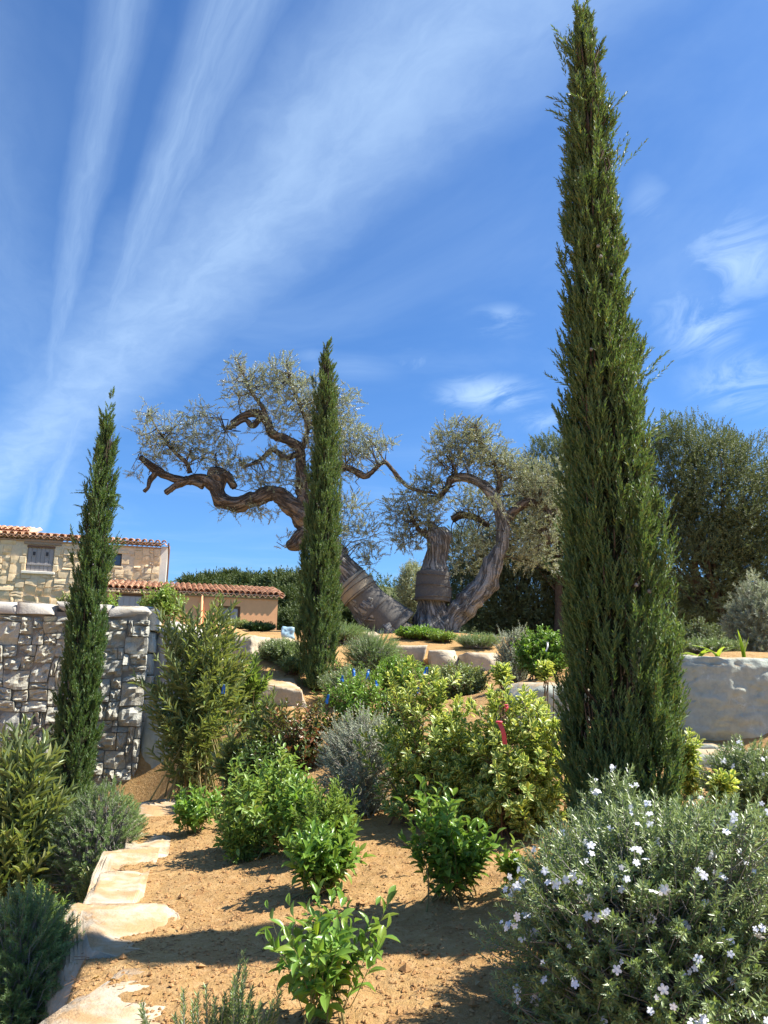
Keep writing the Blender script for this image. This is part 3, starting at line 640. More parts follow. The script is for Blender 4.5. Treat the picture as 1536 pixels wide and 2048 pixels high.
def wavy_deck(x0, x1, y0, y1, z0, pitch, px):
    nx = int((x1-x0)/px*6); X = np.linspace(x0, x1, nx); zoff = -.055*np.cos((X-x0)/px*2*np.pi)*-1-.055
    S = np.array([0, (y1-y0)/math.cos(pitch)]); V_ = []
    for s in S:
        for th in (0, -.03):
            V_ += [(x, y0+s*math.cos(pitch), z0+s*math.sin(pitch)+z+th) for x, z in zip(X, zoff)]
    f = []
    for i in range(nx-1): f += [(i, i+1, 2*nx+i+1, 2*nx+i), (nx+i+1, nx+i, 3*nx+i, 3*nx+i+1), (i, nx+i, nx+i+1, i+1)]
    return np.array(V_), np.array(f)
def wall_with_holes(x0, x1, z0, z1, y0, y1, holes):
    # front wall sheet with thickness and openings (x0,x1,z0,z1)
    xs_ = sorted({x0, x1, *[h[0] for h in holes], *[h[1] for h in holes]}); zs_ = sorted({z0, z1, *[h[2] for h in holes], *[h[3] for h in holes]}); P = []
    solid = lambda i, k: 0 <= i < len(xs_)-1 and 0 <= k < len(zs_)-1 and not any(h[0] <= (xs_[i]+xs_[i+1])/2 <= h[1] and h[2] <= (zs_[k]+zs_[k+1])/2 <= h[3] for h in holes)
    V_, f = [], []
    def quad(*p): b = len(V_); V_.extend(p); f.append((b, b+1, b+2, b+3))
    for i in range(len(xs_)-1):
        for k in range(len(zs_)-1):
            if not solid(i, k): continue
            a, b, c, d = xs_[i], xs_[i+1], zs_[k], zs_[k+1]
            quad((a, y0, c), (b, y0, c), (b, y0, d), (a, y0, d)); quad((b, y1, c), (a, y1, c), (a, y1, d), (b, y1, d))
            if not solid(i-1, k): quad((a, y1, c), (a, y0, c), (a, y0, d), (a, y1, d))
            if not solid(i+1, k): quad((b, y0, c), (b, y1, c), (b, y1, d), (b, y0, d))
            if not solid(i, k-1): quad((a, y1, c), (b, y1, c), (b, y0, c), (a, y0, c))
            if not solid(i, k+1): quad((a, y0, d), (b, y0, d), (b, y1, d), (a, y1, d))
    return np.array(V_, float), np.array(f)
def local(px, py, root, yl=0.):
    # where a ray meets the facade plane y=yl of a house
    c, s = math.cos(root[3]), math.sin(root[3]); d = ray(px, py); n = np.array([-s, c, 0]); o = np.array(root[:3])+n*yl
    t_ = ((o-EYE)@n)/(d@n); p = EYE+d*t_-np.array(root[:3]); return p[0]*c+p[1]*s, p[2]
def addm(name, vt, mt, parent, smooth=False, loc=None): return obj(name, mesh_np(name, vt[0], vt[1], mt, smooth=smooth), parent, loc)
# --- stone house
pc = at(311, 1240, 36.); SH = (pc[0], pc[1], gz(pc[0], pc[1]), HR)
house = thing('stone_house', 'honey coloured stone house with grey shutter and tiled roof at far left', 'house', SH[:3], HR)
xe, zt = local(311, 1097, SH); xw0, zw1 = local(56, 1094, SH); xw1, zw0 = local(104, 1144, SH); xs0, zs1 = local(218, 1106, SH); xs1, zs0 = local(242, 1132, SH)
XL = -9.5; holes = [(xw0, xw1, zw0, zw1), (xs0, xs1, zs0, zs1)]
hw = addm('wall', wall_with_holes(XL, 0, -.4, zt, .03, .5, holes), MORTAR, house)
rg = np.random.default_rng(3); cw, ch = .17, .135; zlo = local(150, 1235, SH)[1]-.15
hc, hr_ = int(-XL/cw), int((zt-zlo)/ch); ch = (zt-zlo)/hr_
def hwarp(X, Z):
    p = np.stack([X.ravel()*1.8, Z.ravel()*1.8, X.ravel()*0], 1); a = fbm(p, 2, 60).reshape(X.shape); b = fbm(p+5.1, 2, 61).reshape(X.shape); ed = sstep(0, .2, -X)*sstep(0, .2, zt-Z)
    return X+a*.10*ed, Z+b*.085*ed
put = 0
for (c, r, w_, h_) in pack(hc, hr_, rg, [(3, 2), (2, 2), (3, 1), (2, 1), (4, 2), (2, 3), (3, 3), (1, 1)]):
    a, b, z0, z1 = -(c+w_)*cw, -c*cw, zlo+r*ch, zlo+(r+h_)*ch
    if any(b > h[0]-.16 and a < h[1]+.16 and z1 > h[2]-.12 and z0 < h[3]+.22 for h in holes): continue
    if a < -7.9: continue
    V_, q = stone_piece(a, b, z0, z1, .06, .016, hwarp, rg, 3, .02, .004); obj('stone', mesh_np('stone', V_, q, HOUSEST, smooth=False), hw); put += 1
addm('gable_wall', box(.003, .30, .03, 5.2, -.4, zt+.12), CREAM, house)
addm('back_wall', box(XL, .0, 4.8, 5.2, -.4, zt+.8), CREAM, house)
vp = np.array([[x, y, z] for x in (.003, .30) for y, z in ((.03, zt+.122), (5.2, zt+.122), (5.2, zt+.95))], float)
addm('gable_top', (vp, np.array([(0, 2, 1), (3, 4, 5), (0, 1, 4), (0, 4, 3), (1, 2, 5), (1, 5, 4), (2, 0, 3), (2, 3, 5)])), CREAM, house)
sh = addm('shutter', bevel_box(xw0+.01, xw1-.01, .10, .14, zw0, zw1, .006), SHUT, house)
npl = 6; ww = (xw1-xw0-.03)/npl
for k in range(npl): obj('plank', mesh_np('plank', *bevel_box(xw0+.015+k*ww+.006, xw0+.015+(k+1)*ww-.006, .055, .098, zw0+.01, zw1-.01, .006), SHUT, smooth=False), sh)
for k in (1, 4):
    xc_ = xw0+.015+(k+.5)*ww; addm('peep_hole', bevel_box(xc_-.10, xc_+.10, .04, .053, zw1-.42, zw1-.13, .01), SHUT, sh); addm('peep_opening', box(xc_-.055, xc_+.055, .030, .039, zw1-.36, zw1-.19), DARKG, sh)
addm('shutter_bar', bevel_box(xw0+.02, xw1-.02, .02, .053, zw0+.28, zw0+.36, .006), SHUT, sh)
addm('shutter_head', bevel_box(xw0-.03, xw1+.03, -.02, .10, zw1+.002, zw1+.10, .01), BROWNW, house)
addm('lintel', bevel_box(xw0-.18, xw1+.28, -.03, .2, zw1+.13, zw1+.40, .02), LINTEL, house)
addm('window_sill', bevel_box(xw0-.16, xw1+.12, -.10, .2, zw0-.13, zw0-.004, .02), CREAM, house)
qw = [((xw0-.20, xw0-.02), zw0, 1), ((xw0-.3, xw0-.02), zw0+.33, 1), ((xw0-.2, xw0-.02), zw0+.68, 1), ((xw1+.02, xw1+.24), zw0, 1), ((xw1+.02, xw1+.18), zw0+.36, 1), ((xw1+.02, xw1+.28), zw0+.72, 1)]
for (a, b), z, _ in qw: obj('stone', mesh_np('stone', *bevel_box(a, b, -.012, .06, z+.01, z+.32, .02), HOUSEST, smooth=False), hw)
wn = addm('window', bevel_box(xs0, xs1, .16, .20, zs0, zs1, .01), DARKG, house)
addm('frame', merge([box(xs0, xs0+.06, .12, .158, zs0, zs1), box(xs1-.06, xs1, .12, .158, zs0, zs1), box(xs0+.06, xs1-.06, .12, .158, zs1-.06, zs1), box(xs0+.06, xs1-.06, .12, .158, zs0, zs0+.06)]), DARKG, wn)
addm('pane', box(xs0+.06, xs1-.06, .14, .15, zs0+.06, zs1-.06), GLASS, wn)
for a, b, z0, z1 in ((xs0-.06, xs1+.08, zs0-.12, zs0-.01), (xs0-.1, xs0-.01, zs0, zs1), (xs1+.01, xs1+.34, zs0+.1, zs0+.34), (xs0-.1, xs1+.3, zs1+.01, zs1+.16)):
    obj('stone', mesh_np('stone', *bevel_box(a, b, -.008, .06, z0, z1, .015), HOUSEST, smooth=False), hw)
rf = addm('roof', wavy_deck(XL, .34, -.16, 5.2, zt+.26, R(9.5), .30), TILE, house)
roof_tiles(rf, XL+1.2, .28, -.17, zt+.26, R(9.5), 6, .30, 4, 160)
cn = addm('cornice', box(XL, .0, -.06, .03, zt, zt+.05), TILED, house)
for row, (yy, zz_) in enumerate(((-.06, zt+.052), (-.12, zt+.152))):
    for k in range(int(8.2/.22)): obj('cornice_tile', corn_me, cn, M=Matrix.Translation((-.12-k*.22-row*.11, yy, zz_-.0)))
    addm('cornice_bed', box(XL, .0, yy+.03, .3, zz_+.105, zz_+.13), MORTAR, cn)
addm('roof_verge', bevel_box(.30, .36, -.38, 5.2, zt+.14, zt+.24, .01), PIPE, house).rotation_euler = (0, 0, 0)
addm('downpipe', tube([(.36, .3, zt+.2), (.37, .3, zt), (.37, .3, -.3)], [.045]*3, 8), PIPE, house, True)
# upper roof rising behind the left end
xu, zu = local(62, 1062, SH, 2.0)
addm('upper_wall', box(XL, xu, 2.0, 4.6, zt+.3, zu-.12), CREAM, house)
ur = addm('upper_roof', wavy_deck(XL, xu+.1, 1.75, 4.7, zu-.05, R(14), .28), TILE, house)
roof_tiles(ur, xu-2.2, xu, 1.72, zu-.05, R(14), 4, .28, 8, 60)
# --- peach house
pc = at(553, 1262, 33.); OH = (pc[0], pc[1], gz(pc[0], pc[1])-.3, HR)
oh = thing('peach_house', 'low peach rendered house with orange tiled roof right of the stone house', 'house', OH[:3], HR)
xo, zo = local(551, 1199, OH); wa0, wb1 = local(436, 1211, OH); wa1, wb0 = local(478, 1266, OH); ga0, gb1 = local(232, 1186, OH); ga1, gb0 = local(282, 1262, OH)
XO = local(205, 1190, OH)[0]; holes = [(wa0, wa1, wb0, wb1), (ga0, ga1, gb0, gb1)]
addm('wall', wall_with_holes(XO, 0, -.5, zo, 0, .4, holes), ORANGE, oh)
addm('gable_wall', box(-.3, -.003, .4, 3.6, -.5, zo+.02), ORANGE, oh)
addm('left_wall', box(XO+.003, XO+.3, .4, 3.6, -.5, zo+.02), ORANGE, oh)
for nm, (a, b, z0, z1) in (('window', (wa0, wa1, wb0, wb1)), ('garden_door', (ga0, ga1, gb0, gb1))):
    wdw = addm(nm, merge([box(a, a+.09, .05, .16, z0, z1), box(b-.09, b, .05, .16, z0, z1), box(a+.09, b-.09, .05, .16, z1-.09, z1)]), BROWNW, oh)
    sh = addm('shutter', box(a+.09, b-.09, .10, .13, z0, z1-.09), SHUT2, wdw)
    n_ = 4; q_ = (b-a-.18)/n_
    for k in range(n_): addm('plank', bevel_box(a+.09+k*q_+.005, a+.09+(k+1)*q_-.005, .07, .098, z0+.01, z1-.10, .006), SHUT2, wdw)
rf = addm('roof', wavy_deck(XO-.3, .28, -.14, 3.7, zo+.17, R(10.5), .24), TILE, oh)
roof_tiles(rf, XO-.2, .22, -.15, zo+.17, R(10.5), 11, .24, 14, 290)
cn = addm('cornice', box(XO, 0, -.05, -.002, zo-.02, zo+.03), TILED, oh)
for k in range(int(-XO/.22)): obj('cornice_tile', corn_me, cn, M=Matrix.Translation((-.12-k*.22, -.10, zo+.035)))
addm('cornice_bed', box(XO, .0, -.10, .3, zo+.142, zo+.165), MORTAR, cn)
xd = local(404, 1200, OH)[0]; addm('downpipe', tube([(xd, -.07, zo+.02), (xd, -.07, -.4)], [.055]*2, 8), ORANGE, oh, True)
# ------------------------------------------------------------------ plants
def base_at(px, Y):
    py = 1500.
    for _ in range(6):
        x = at(px, py, Y)[0]; z = gz(x, Y); py = proj((x, Y, z))[1]
    return np.array([x, Y, z])
LEAFMESH = {}
def leaf_objects(Ls, idx, L, mt, parent, name='leaf'):
    key = (id(L), mt.name, name)
    if key not in LEAFMESH: LEAFMESH[key] = mesh_np(name, L[0], L[1], mt, leaf_uv(L))
    me = LEAFMESH[key]; pos, d, nr, ln, wd = Ls
    side = unit(np.cross(d, nr))
    for i in idx:
        M = np.eye(4); M[:3, 0] = side[i]*wd[i]; M[:3, 1] = d[i]*ln[i]; M[:3, 2] = nr[i]*ln[i]; M[:3, 3] = pos[i]
        obj(name, me, parent, M=Matrix(M))
SPEC = {  # shoot length, leaves, leaf length, width, angles, first leaf at, shape, jitter, pairs, up
 'laurel':   dict(L=.24, n=12, ll=.072, lw=.030, a=(1.25, .55), st=.12, leaf=LEAF_BROAD, jit=.42, pair=False, up=.0),
 'young':    dict(L=.20, n=18, ll=.048, lw=.012, a=(1.0, .4), st=.1, leaf=LEAF_LANCE, jit=.3, pair=False, up=.05),
 'oleander': dict(L=.60, n=22, ll=.150, lw=.026, a=(1.0, .3), st=.12, leaf=LEAF_LANCE, jit=.22, pair=False, up=.08),
 'pitt':     dict(L=.15, n=15, ll=.062, lw=.026, a=(1.45, .5), st=.30, leaf=LEAF_SPOON, jit=.3, pair=False, up=.02),
 'west':     dict(L=.10, n=28, ll=.026, lw=.0072, a=(1.15, .55), st=.05, leaf=LEAF2, jit=.3, pair=True, up=.0),
 'rose':     dict(L=.15, n=44, ll=.023, lw=.0042, a=(1.0, .5), st=.02, leaf=LEAF2, jit=.25, pair=True, up=.0),
 'silver':   dict(L=.11, n=26, ll=.019, lw=.008, a=(1.2, .6), st=.05, leaf=LEAF2, jit=.35, pair=True, up=.0),
 'small':    dict(L=.13, n=14, ll=.034, lw=.015, a=(1.2, .5), st=.1, leaf=LEAF_BROAD, jit=.35, pair=True, up=.0),
}
def plant(name, label, cat, px, Y, top, hw, kind, mt, ns, seed, dep=1., low=.1, obj_n=0, stem=STEM_G, n_stem=16, scale=1., up=.7, out=.8, lump=.28, shell=.45, group=None, srad=.006, leafscale=1., box=.0, fill=0, bend=.0, lift=0.):
    rg = np.random.default_rng(seed); loc = base_at(px, Y); loc[2] += lift; S = SPEC[kind]; hw *= 1.14; ns = int(ns*(1.25 if kind in ('west', 'rose', 'silver') else 1.0 if kind == 'oleander' else 1.9)); n_stem = int(n_stem*1.4); shell *= .7
    Ht = max(at(px, top, Y)[2]-loc[2], .12); wx = hw*mpp(Y); wy = wx*dep

    root = thing(name, label, cat, loc, 0, group)
    rz = Ht*(.60 if low < .2 else (1-low)/2); zc = Ht-rz*.98
    Lb = S['L']*scale
    ex = max(.35, 1-Lb*.55/max(wx, .01)); ez = max(.4, 1-Lb*.5/max(rz, .01))
    d = unit(rg.normal(size=(ns, 3))); lum = 1+lump*vnoise(d*2.3+seed*3.1, seed)+lump*.5*vnoise(d*5.1, seed+3)
    rr = (shell+(1-shell)*rg.random(ns)**.6)*lum
    if box: d = np.sign(d)*np.abs(d)**(1-box)
    p = d*rr[:, None]*np.array([wx*ex, wy*ex, rz*ez])+np.array([0, 0, zc])
    p[:, 2] = np.where(p[:, 2] < .03*Ht, .03*Ht+.5*np.abs(p[:, 2]-.03*Ht), p[:, 2])
    D = unit(d*np.array([1, 1, .6])*out+np.array([0, 0, up])+rg.normal(0, .25, (ns, 3)))
    L = Lb*rg.uniform(.6, 1.25, ns); P = p-D*L[:, None]*.55
    P[:, 2] = np.maximum(P[:, 2], .01)
    bd = None
    if bend: bd = rg.normal(0, bend, (ns, 3)); bd[:, 2] = -np.abs(bd[:, 2])
    Ls = shoot_leaves(rg, P, D, L, S['n'], S['ll']*leafscale, S['lw']*leafscale, S['a'][0], S['a'][1], S['st'], S['up'], S['jit'], pair=S['pair'], bend=bd)
    N = len(Ls[0]); idx = np.arange(0)
    if obj_n:
        toc = EYE-loc; sc = (Ls[0]@toc)/np.linalg.norm(toc)+Ls[3]*3+rg.normal(0, .1*wx, N); idx = np.argsort(-sc)[:obj_n]
    keep = np.ones(N, bool); keep[idx] = False
    if keep.any(): obj('foliage', leaves_mesh('foliage', tuple(a[keep] for a in Ls), S['leaf'], mt), root, kind='stuff')
    if len(idx): leaf_objects(Ls, idx, S['leaf'], mt, root)
    # stems: main ones from the foot, thin ones along every shoot
    k = min(ns, n_stem); pick = rg.choice(ns, k, replace=False); b0 = np.stack([rg.normal(0, .24*wx, k), rg.normal(0, .24*wy, k), np.full(k, -.03)], 1)
    e = P[pick]; mid = b0*.5+e*.5; mid[:, 2] = e[:, 2]*.6; mid[:, :2] = b0[:, :2]*.65+e[:, :2]*.35; mid += rg.normal(0, .03*Ht, mid.shape)
    tt = np.linspace(0, 1, 7)[None, :, None]; path = b0[:, None]*(1-tt)**2+2*mid[:, None]*tt*(1-tt)+e[:, None]*tt**2
    a = tubes(path, srad*np.linspace(1.15, .55, 7)[None]*np.ones((k, 1)), 5)
    s3 = np.stack([P, P+D*L[:, None]*.5, P+D*L[:, None]*.92], 1)
    if bd is not None: s3 = s3+bd[:, None]*(np.array([0, .25, .85])[None, :, None]*L[:, None, None])
    b = tubes(s3, np.array([.4, .3, .12])[None]*srad*np.ones((ns, 1)), 3)
    # side branches joining shoots to the nearest main stem point
    node = path[:, 2:].reshape(-1, 3); j = np.array([np.argmin(np.linalg.norm(node-q, axis=1)+np.maximum(node[:, 2]-q[2], 0)*4) for q in P]) if ns*len(node) < 400000 else rg.integers(0, len(node), ns)
    br = np.stack([node[j], (node[j]+P)/2+np.array([0, 0, -.05*Lb]), P], 1); c = tubes(br, np.array([.55, .48, .4])[None]*srad*np.ones((ns, 1)), 3)
    V_, T = merge([a, b, c]); obj('stems', mesh_np('stems', V_, T, stem), root)

    return root, P, D, L

# ------------------------------------------------------------------ cypresses
def cypress(label, px, Y, top_px, top_py, rad, seed, ns, spray, base_px=None, prof=None, extra=(), ll=.05, lw=.010, core=.55, warm=False, lumpy=.3, cones=8):
    rg = np.random.default_rng(seed); loc = base_at(px, Y); tip = at(top_px, top_py, Y)-loc; Ht = tip[2]
    root = thing('cypress_tree', label, 'cypress', loc, 0, 'slender cypress trees'); prof = prof or [(0, .72), (.08, .95), (.25, 1.), (.5, .82), (.75, .55), (.9, .28), (.97, .12), (1, .02)]
    pz, pr_ = np.array(prof).T; R_ = lambda t: np.interp(t, pz, pr_)*rad
    lean = np.array([tip[0], tip[1], 0])
    # upright plumes, more of them where the tree is wide; each plume is a bundle of sprays
    npl = ns//14; tg = np.linspace(0, 1, 200); cdf = np.cumsum(R_(tg)+.10*rad); cdf /= cdf[-1]; tp = np.interp((np.arange(npl)+rg.random(npl))/npl, cdf, tg)*.97-.03
    ap = np.arange(npl)*2.39996+rg.normal(0, .35, npl); cp_ = np.stack([np.cos(ap), np.sin(ap), ap*0], 1); pl = spray*3.0*rg.uniform(.6, 1.35, npl)*(.45+.55*np.minimum(1, R_(tp)/(.6*rad)))
    Dp = unit(np.array([0, 0, 1.])+cp_*(.08+.17*rg.random(npl)**1.5)[:, None]+rg.normal(0, .055, (npl, 3)))
    te = np.clip(tp+pl/Ht*.8, 0, 1); lum = 1+lumpy*vnoise(np.stack([cp_[:, 0]*1.6, cp_[:, 1]*1.6, tp*Ht*.8], 1), seed)
    rb = np.maximum(R_(te)*lum*rg.uniform(.80, 1.06, npl)-.12*pl, 0)
    base = cp_*rb[:, None]+lean*np.maximum(tp, 0)[:, None]; base[:, 2] = tp*Ht
    i = np.repeat(np.arange(npl), 14); u = rg.random(len(i)); wp = (.16*pl[i])*(1-.75*u)*rg.random(len(i))**.5; aa = rg.uniform(0, 6.28, len(i))
    off = np.stack([np.cos(aa), np.sin(aa), aa*0], 1); off = unit(off+cp_[i]*.35)
    P = base[i]+Dp[i]*(u*pl[i])[:, None]+off*wp[:, None]; D = unit(Dp[i]+off*(.40*(1-.5*u))[:, None]+rg.normal(0, .14, (len(i), 3)))
    L = spray*rg.uniform(.7, 1.3, len(i))*(.6+.4*np.minimum(1, R_(np.clip(tp[i], 0, 1))/(.5*rad))); P = P-D*L[:, None]*.35; P[:, 2] = np.maximum(P[:, 2], .01)
    A = shoot_leaves(rg, P, D, L, 24, ll, lw, .70, .2, .05, .12, .3, taper=.5)
    Ex = []
    for (epx, epy, dx, dz, el) in extra:                       # sprays that stand clear of the outline
        cx_ = proj(loc+tip*np.clip((at(epx, epy, Y)[2]-loc[2])/Ht, 0, 1))[0]; q = at(epx+(cx_-epx)*.38, epy+12, Y-.02)-loc; n = 7; dd = unit(np.array([dx, -.1, dz], float))
        PP = np.tile(q, (n, 1))+rg.normal(0, .03, (n, 3)); DD = unit(dd+rg.normal(0, .22, (n, 3)))
        bd = np.tile(np.array([0, 0, -.15 if dz < .3 else .15]), (n, 1))
        Ex.append(shoot_leaves(rg, PP, DD, np.full(n, el), 22, ll, lw, .6, .2, .05, 0, .25, bend=bd))
    Ls = cat_leaves(A, *Ex) if Ex else A
    obj('crown', leaves_mesh('crown', Ls, LEAF2, L_CYP2 if warm else L_CYP), root, kind='stuff')
    # inner twigs: thin brown upright branchlets in the body of the tree
    nb = ns//12; t2 = rg.random(nb)*.9; a2 = rg.uniform(0, 6.28, nb); r2 = R_(t2)*(.5+.42*rg.random(nb)); c2 = np.stack([np.cos(a2), np.sin(a2), a2*0], 1)
    q0 = c2*(r2*.55)[:, None]+lean*t2[:, None]; q0[:, 2] = t2*Ht; q1 = c2*r2[:, None]+lean*t2[:, None]; q1[:, 2] = t2*Ht+.35*spray*4; q2 = (q0+q1)/2+c2*.03
    obj('branches', mesh_np('branches', *tubes(np.stack([q0, q2, q1], 1), np.array([.005, .004, .002])[None]*np.ones((nb, 1)), 4), BARK_D), root)
    k = 16; tt = np.linspace(0, .93, k); pth = lean*tt[:, None]; pth[:, 2] = tt*Ht
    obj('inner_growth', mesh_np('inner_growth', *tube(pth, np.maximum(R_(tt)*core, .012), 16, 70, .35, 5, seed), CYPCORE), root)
    pth = lean*np.linspace(0, .6, 6)[:, None]; pth[:, 2] = np.linspace(-.15, .6*Ht, 6)
    obj('trunk', mesh_np('trunk', *tube(pth, np.linspace(.07, .03, 6)*rad/.35, 8, 20, .15, 6, seed), BARK_D), root)
    cm = None
    for i in range(cones):
        tq = rg.uniform(.15, .85); a = rg.uniform(-2.6, -.5); q = np.array([math.cos(a), math.sin(a), 0])*R_(tq)*1.0+lean*tq; q[2] = tq*Ht
        if cm is None:
            v, f = ico(1); cm = mesh_np('cone', v*np.array([1, 1, 1.15])*.009*(1+.0*v[:, :1])+unit(v)*(vnoise(v*3, 2)*.002)[:, None], f, STEM_W)
        obj('cone', cm, root, loc=tuple(q))
    return root
cypress('tall slender cypress in the right foreground rising past the top of the frame', 1258, 3.2, 1163, -30, .196, 71, 9200, .092, extra=[(1150, 110, -.7, .6, .12), (1128, 130, -.25, 1, .2), (1240, 330, .5, .9, .16), (1135, 225, -.8, .25, .13), (1300, 745, .8, .7, .14), (1310, 1150, .9, .4, .15), (1205, 215, .5, .9, .12), (1120, 740, -.7, .7, .12), (1322, 860, .8, .6, .1), (1110, 1180, -.6, .8, .14)],
        prof=[(0, .80), (.06, .96), (.12, 1.02), (.2, 1.0), (.3, .92), (.45, .76), (.6, .60), (.75, .47), (.86, .33), (.93, .22), (.975, .12), (1, .05)], ll=.032, lw=.0078, warm=True, lumpy=.24)
cypress('leaning slender cypress at left in front of the rubble wall', 126, 8.6, 220, 792, .20, 72, 4600, .125, extra=[(205, 975, -1, .25, .3), (225, 985, 1, -.1, .14), (228, 1085, .9, .6, .2), (190, 1010, -1, .0, .18)],
        prof=[(0, .85), (.1, 1.), (.3, 1.02), (.5, .95), (.7, .76), (.85, .52), (.94, .3), (1, .05)], ll=.048, lw=.012)
cypress('slender cypress in the middle in front of the leaning olive trunk', 632, 9.6, 656, 672, .225, 73, 4600, .125,
        prof=[(0, .6), (.06, .78), (.15, .95), (.3, 1.), (.5, .86), (.7, .64), (.85, .42), (.93, .2), (.97, .08), (1, .03)], ll=.048, lw=.012, warm=True)

# ------------------------------------------------------------------ olive trees
def px_path(pts, Y, dy=None):
    return np.array([at(p[0], p[1], Y+(p[2] if len(p) > 2 else 0)) for p in pts])
def clump(rg, Y, px, py, rx, ry, n, dz=1., spread=.75, droop=.0):
    n = int(n*1.75); c = at(px, py, Y); k = mpp(Y); d = unit(rg.normal(size=(n, 3)))*(rg.random((n, 1))**(1/2.2))
    return c+d*np.array([rx*k, dz*(rx+ry)/2*k, ry*k]), unit(d*spread+np.array([0, 0, .35-droop])+rg.normal(0, .45, (n, 3)))
def olive_tree(name, label, Y, root_px, limbs, clumps, seed, mt, wraps=(), extra_twigs=(), twigL=.27, nl=20, ll=.066, lw=.017):
    rg = np.random.default_rng(seed); loc = base_at(root_px, Y); root = thing(name, label, 'olive tree', loc, 0, 'old twisted olive trees'); nodes = []
    for i, (nm, pts, rad, seg, mt_) in enumerate(limbs):
        P = px_path(pts, Y)-loc; n = max(14, int(len(pts)*7)); k = mpp(Y)
        V_, T = tube(P, np.array(rad)*k*(.76 if i < 2 else .8), seg*2 if i < 3 else seg, n*2, .42 if i < 2 else .34, 3.4 if i < 2 else 5., seed+i, .5)
        obj(nm, mesh_np(nm, V_, T, mt_, grain=tube.grain), root)
        q, _ = smooth_path(P, np.array(rad), n); nodes.append(q[len(q)//3:] if i < 2 else q)
    nodes = np.concatenate(nodes)
    Ps, Ds = zip(*[clump(rg, Y+c[5] if len(c) > 5 else Y, *c[:5], droop=(c[6] if len(c) > 6 else 0.)) for c in clumps]); P = np.concatenate(Ps)-loc; D = np.concatenate(Ds); ns = len(P)
    L = twigL*rg.uniform(.55, 1.3, ns); bd = rg.normal(0, .12, (ns, 3)); bd[:, 2] -= .12
    Ls = shoot_leaves(rg, P-D*L[:, None]*.3, D, L, nl, ll, lw, 1.0, .35, .08, .0, .4, pair=True, bend=bd)
    obj('crown', leaves_mesh('crown', Ls, LEAF2, mt), root, kind='stuff')
    Q = P-D*L[:, None]*.3
    tw = tubes(np.stack([Q, Q+D*L[:, None]*.5+bd*(.25*L)[:, None], Q+D*L[:, None]*.95+bd*(.9*L)[:, None]], 1), np.array([.0035, .003, .0015])[None]*np.ones((ns, 1)), 3)
    # branchlets from the limbs to some of the twigs
    sel = rg.choice(ns, min(ns, 220), replace=False); j = np.array([np.argmin(np.linalg.norm(nodes-q, axis=1)*(1+.3*rg.random(len(nodes)))) for q in Q[sel]])
    a, b = nodes[j], Q[sel]; m1 = a*.62+b*.38+rg.normal(0, .10, a.shape)+np.array([0, 0, .08]); m2 = a*.28+b*.72+rg.normal(0, .08, a.shape)
    bl = tubes(np.stack([a, m1, m2, b], 1), np.array([.015, .010, .006, .003])[None]*rg.uniform(.6, 1.2, (len(sel), 1)), 4)
    V_, T = merge([tw, bl]); obj('twigs', mesh_np('twigs', V_, T, BARK_D), root)
    for nm, pts, rad, m_ in wraps:
        P2 = px_path(pts, Y)-loc; V_, T = tube(P2, np.array(rad)*mpp(Y), 22, 26, .07, 4., seed+40, .10); w_ = obj(nm, mesh_np(nm, V_, T, m_), root)
        q, rr = smooth_path(P2, np.array(rad)*mpp(Y)*1.05, 40); Tn = unit(np.gradient(q, axis=0))
        for ti in (5, 19, 34):                 # turns of cord round the sacking
            A = unit(np.cross(Tn[ti], [0.2, 1, 0])); B = np.cross(Tn[ti], A); th = np.linspace(0, 2*np.pi, 25); rad_ = rr[ti]*(1.03+.03*np.sin(th*2+ti))
            ring = q[ti]+A*(np.cos(th)*rad_)[:, None]+B*(np.sin(th)*rad_)[:, None]+Tn[ti]*(.03*np.sin(th+ti))[:, None]
            obj('cord', mesh_np('cord', *tube(ring, np.full(25, .008), 5), ROPE), w_)
    return root
YO = 15.
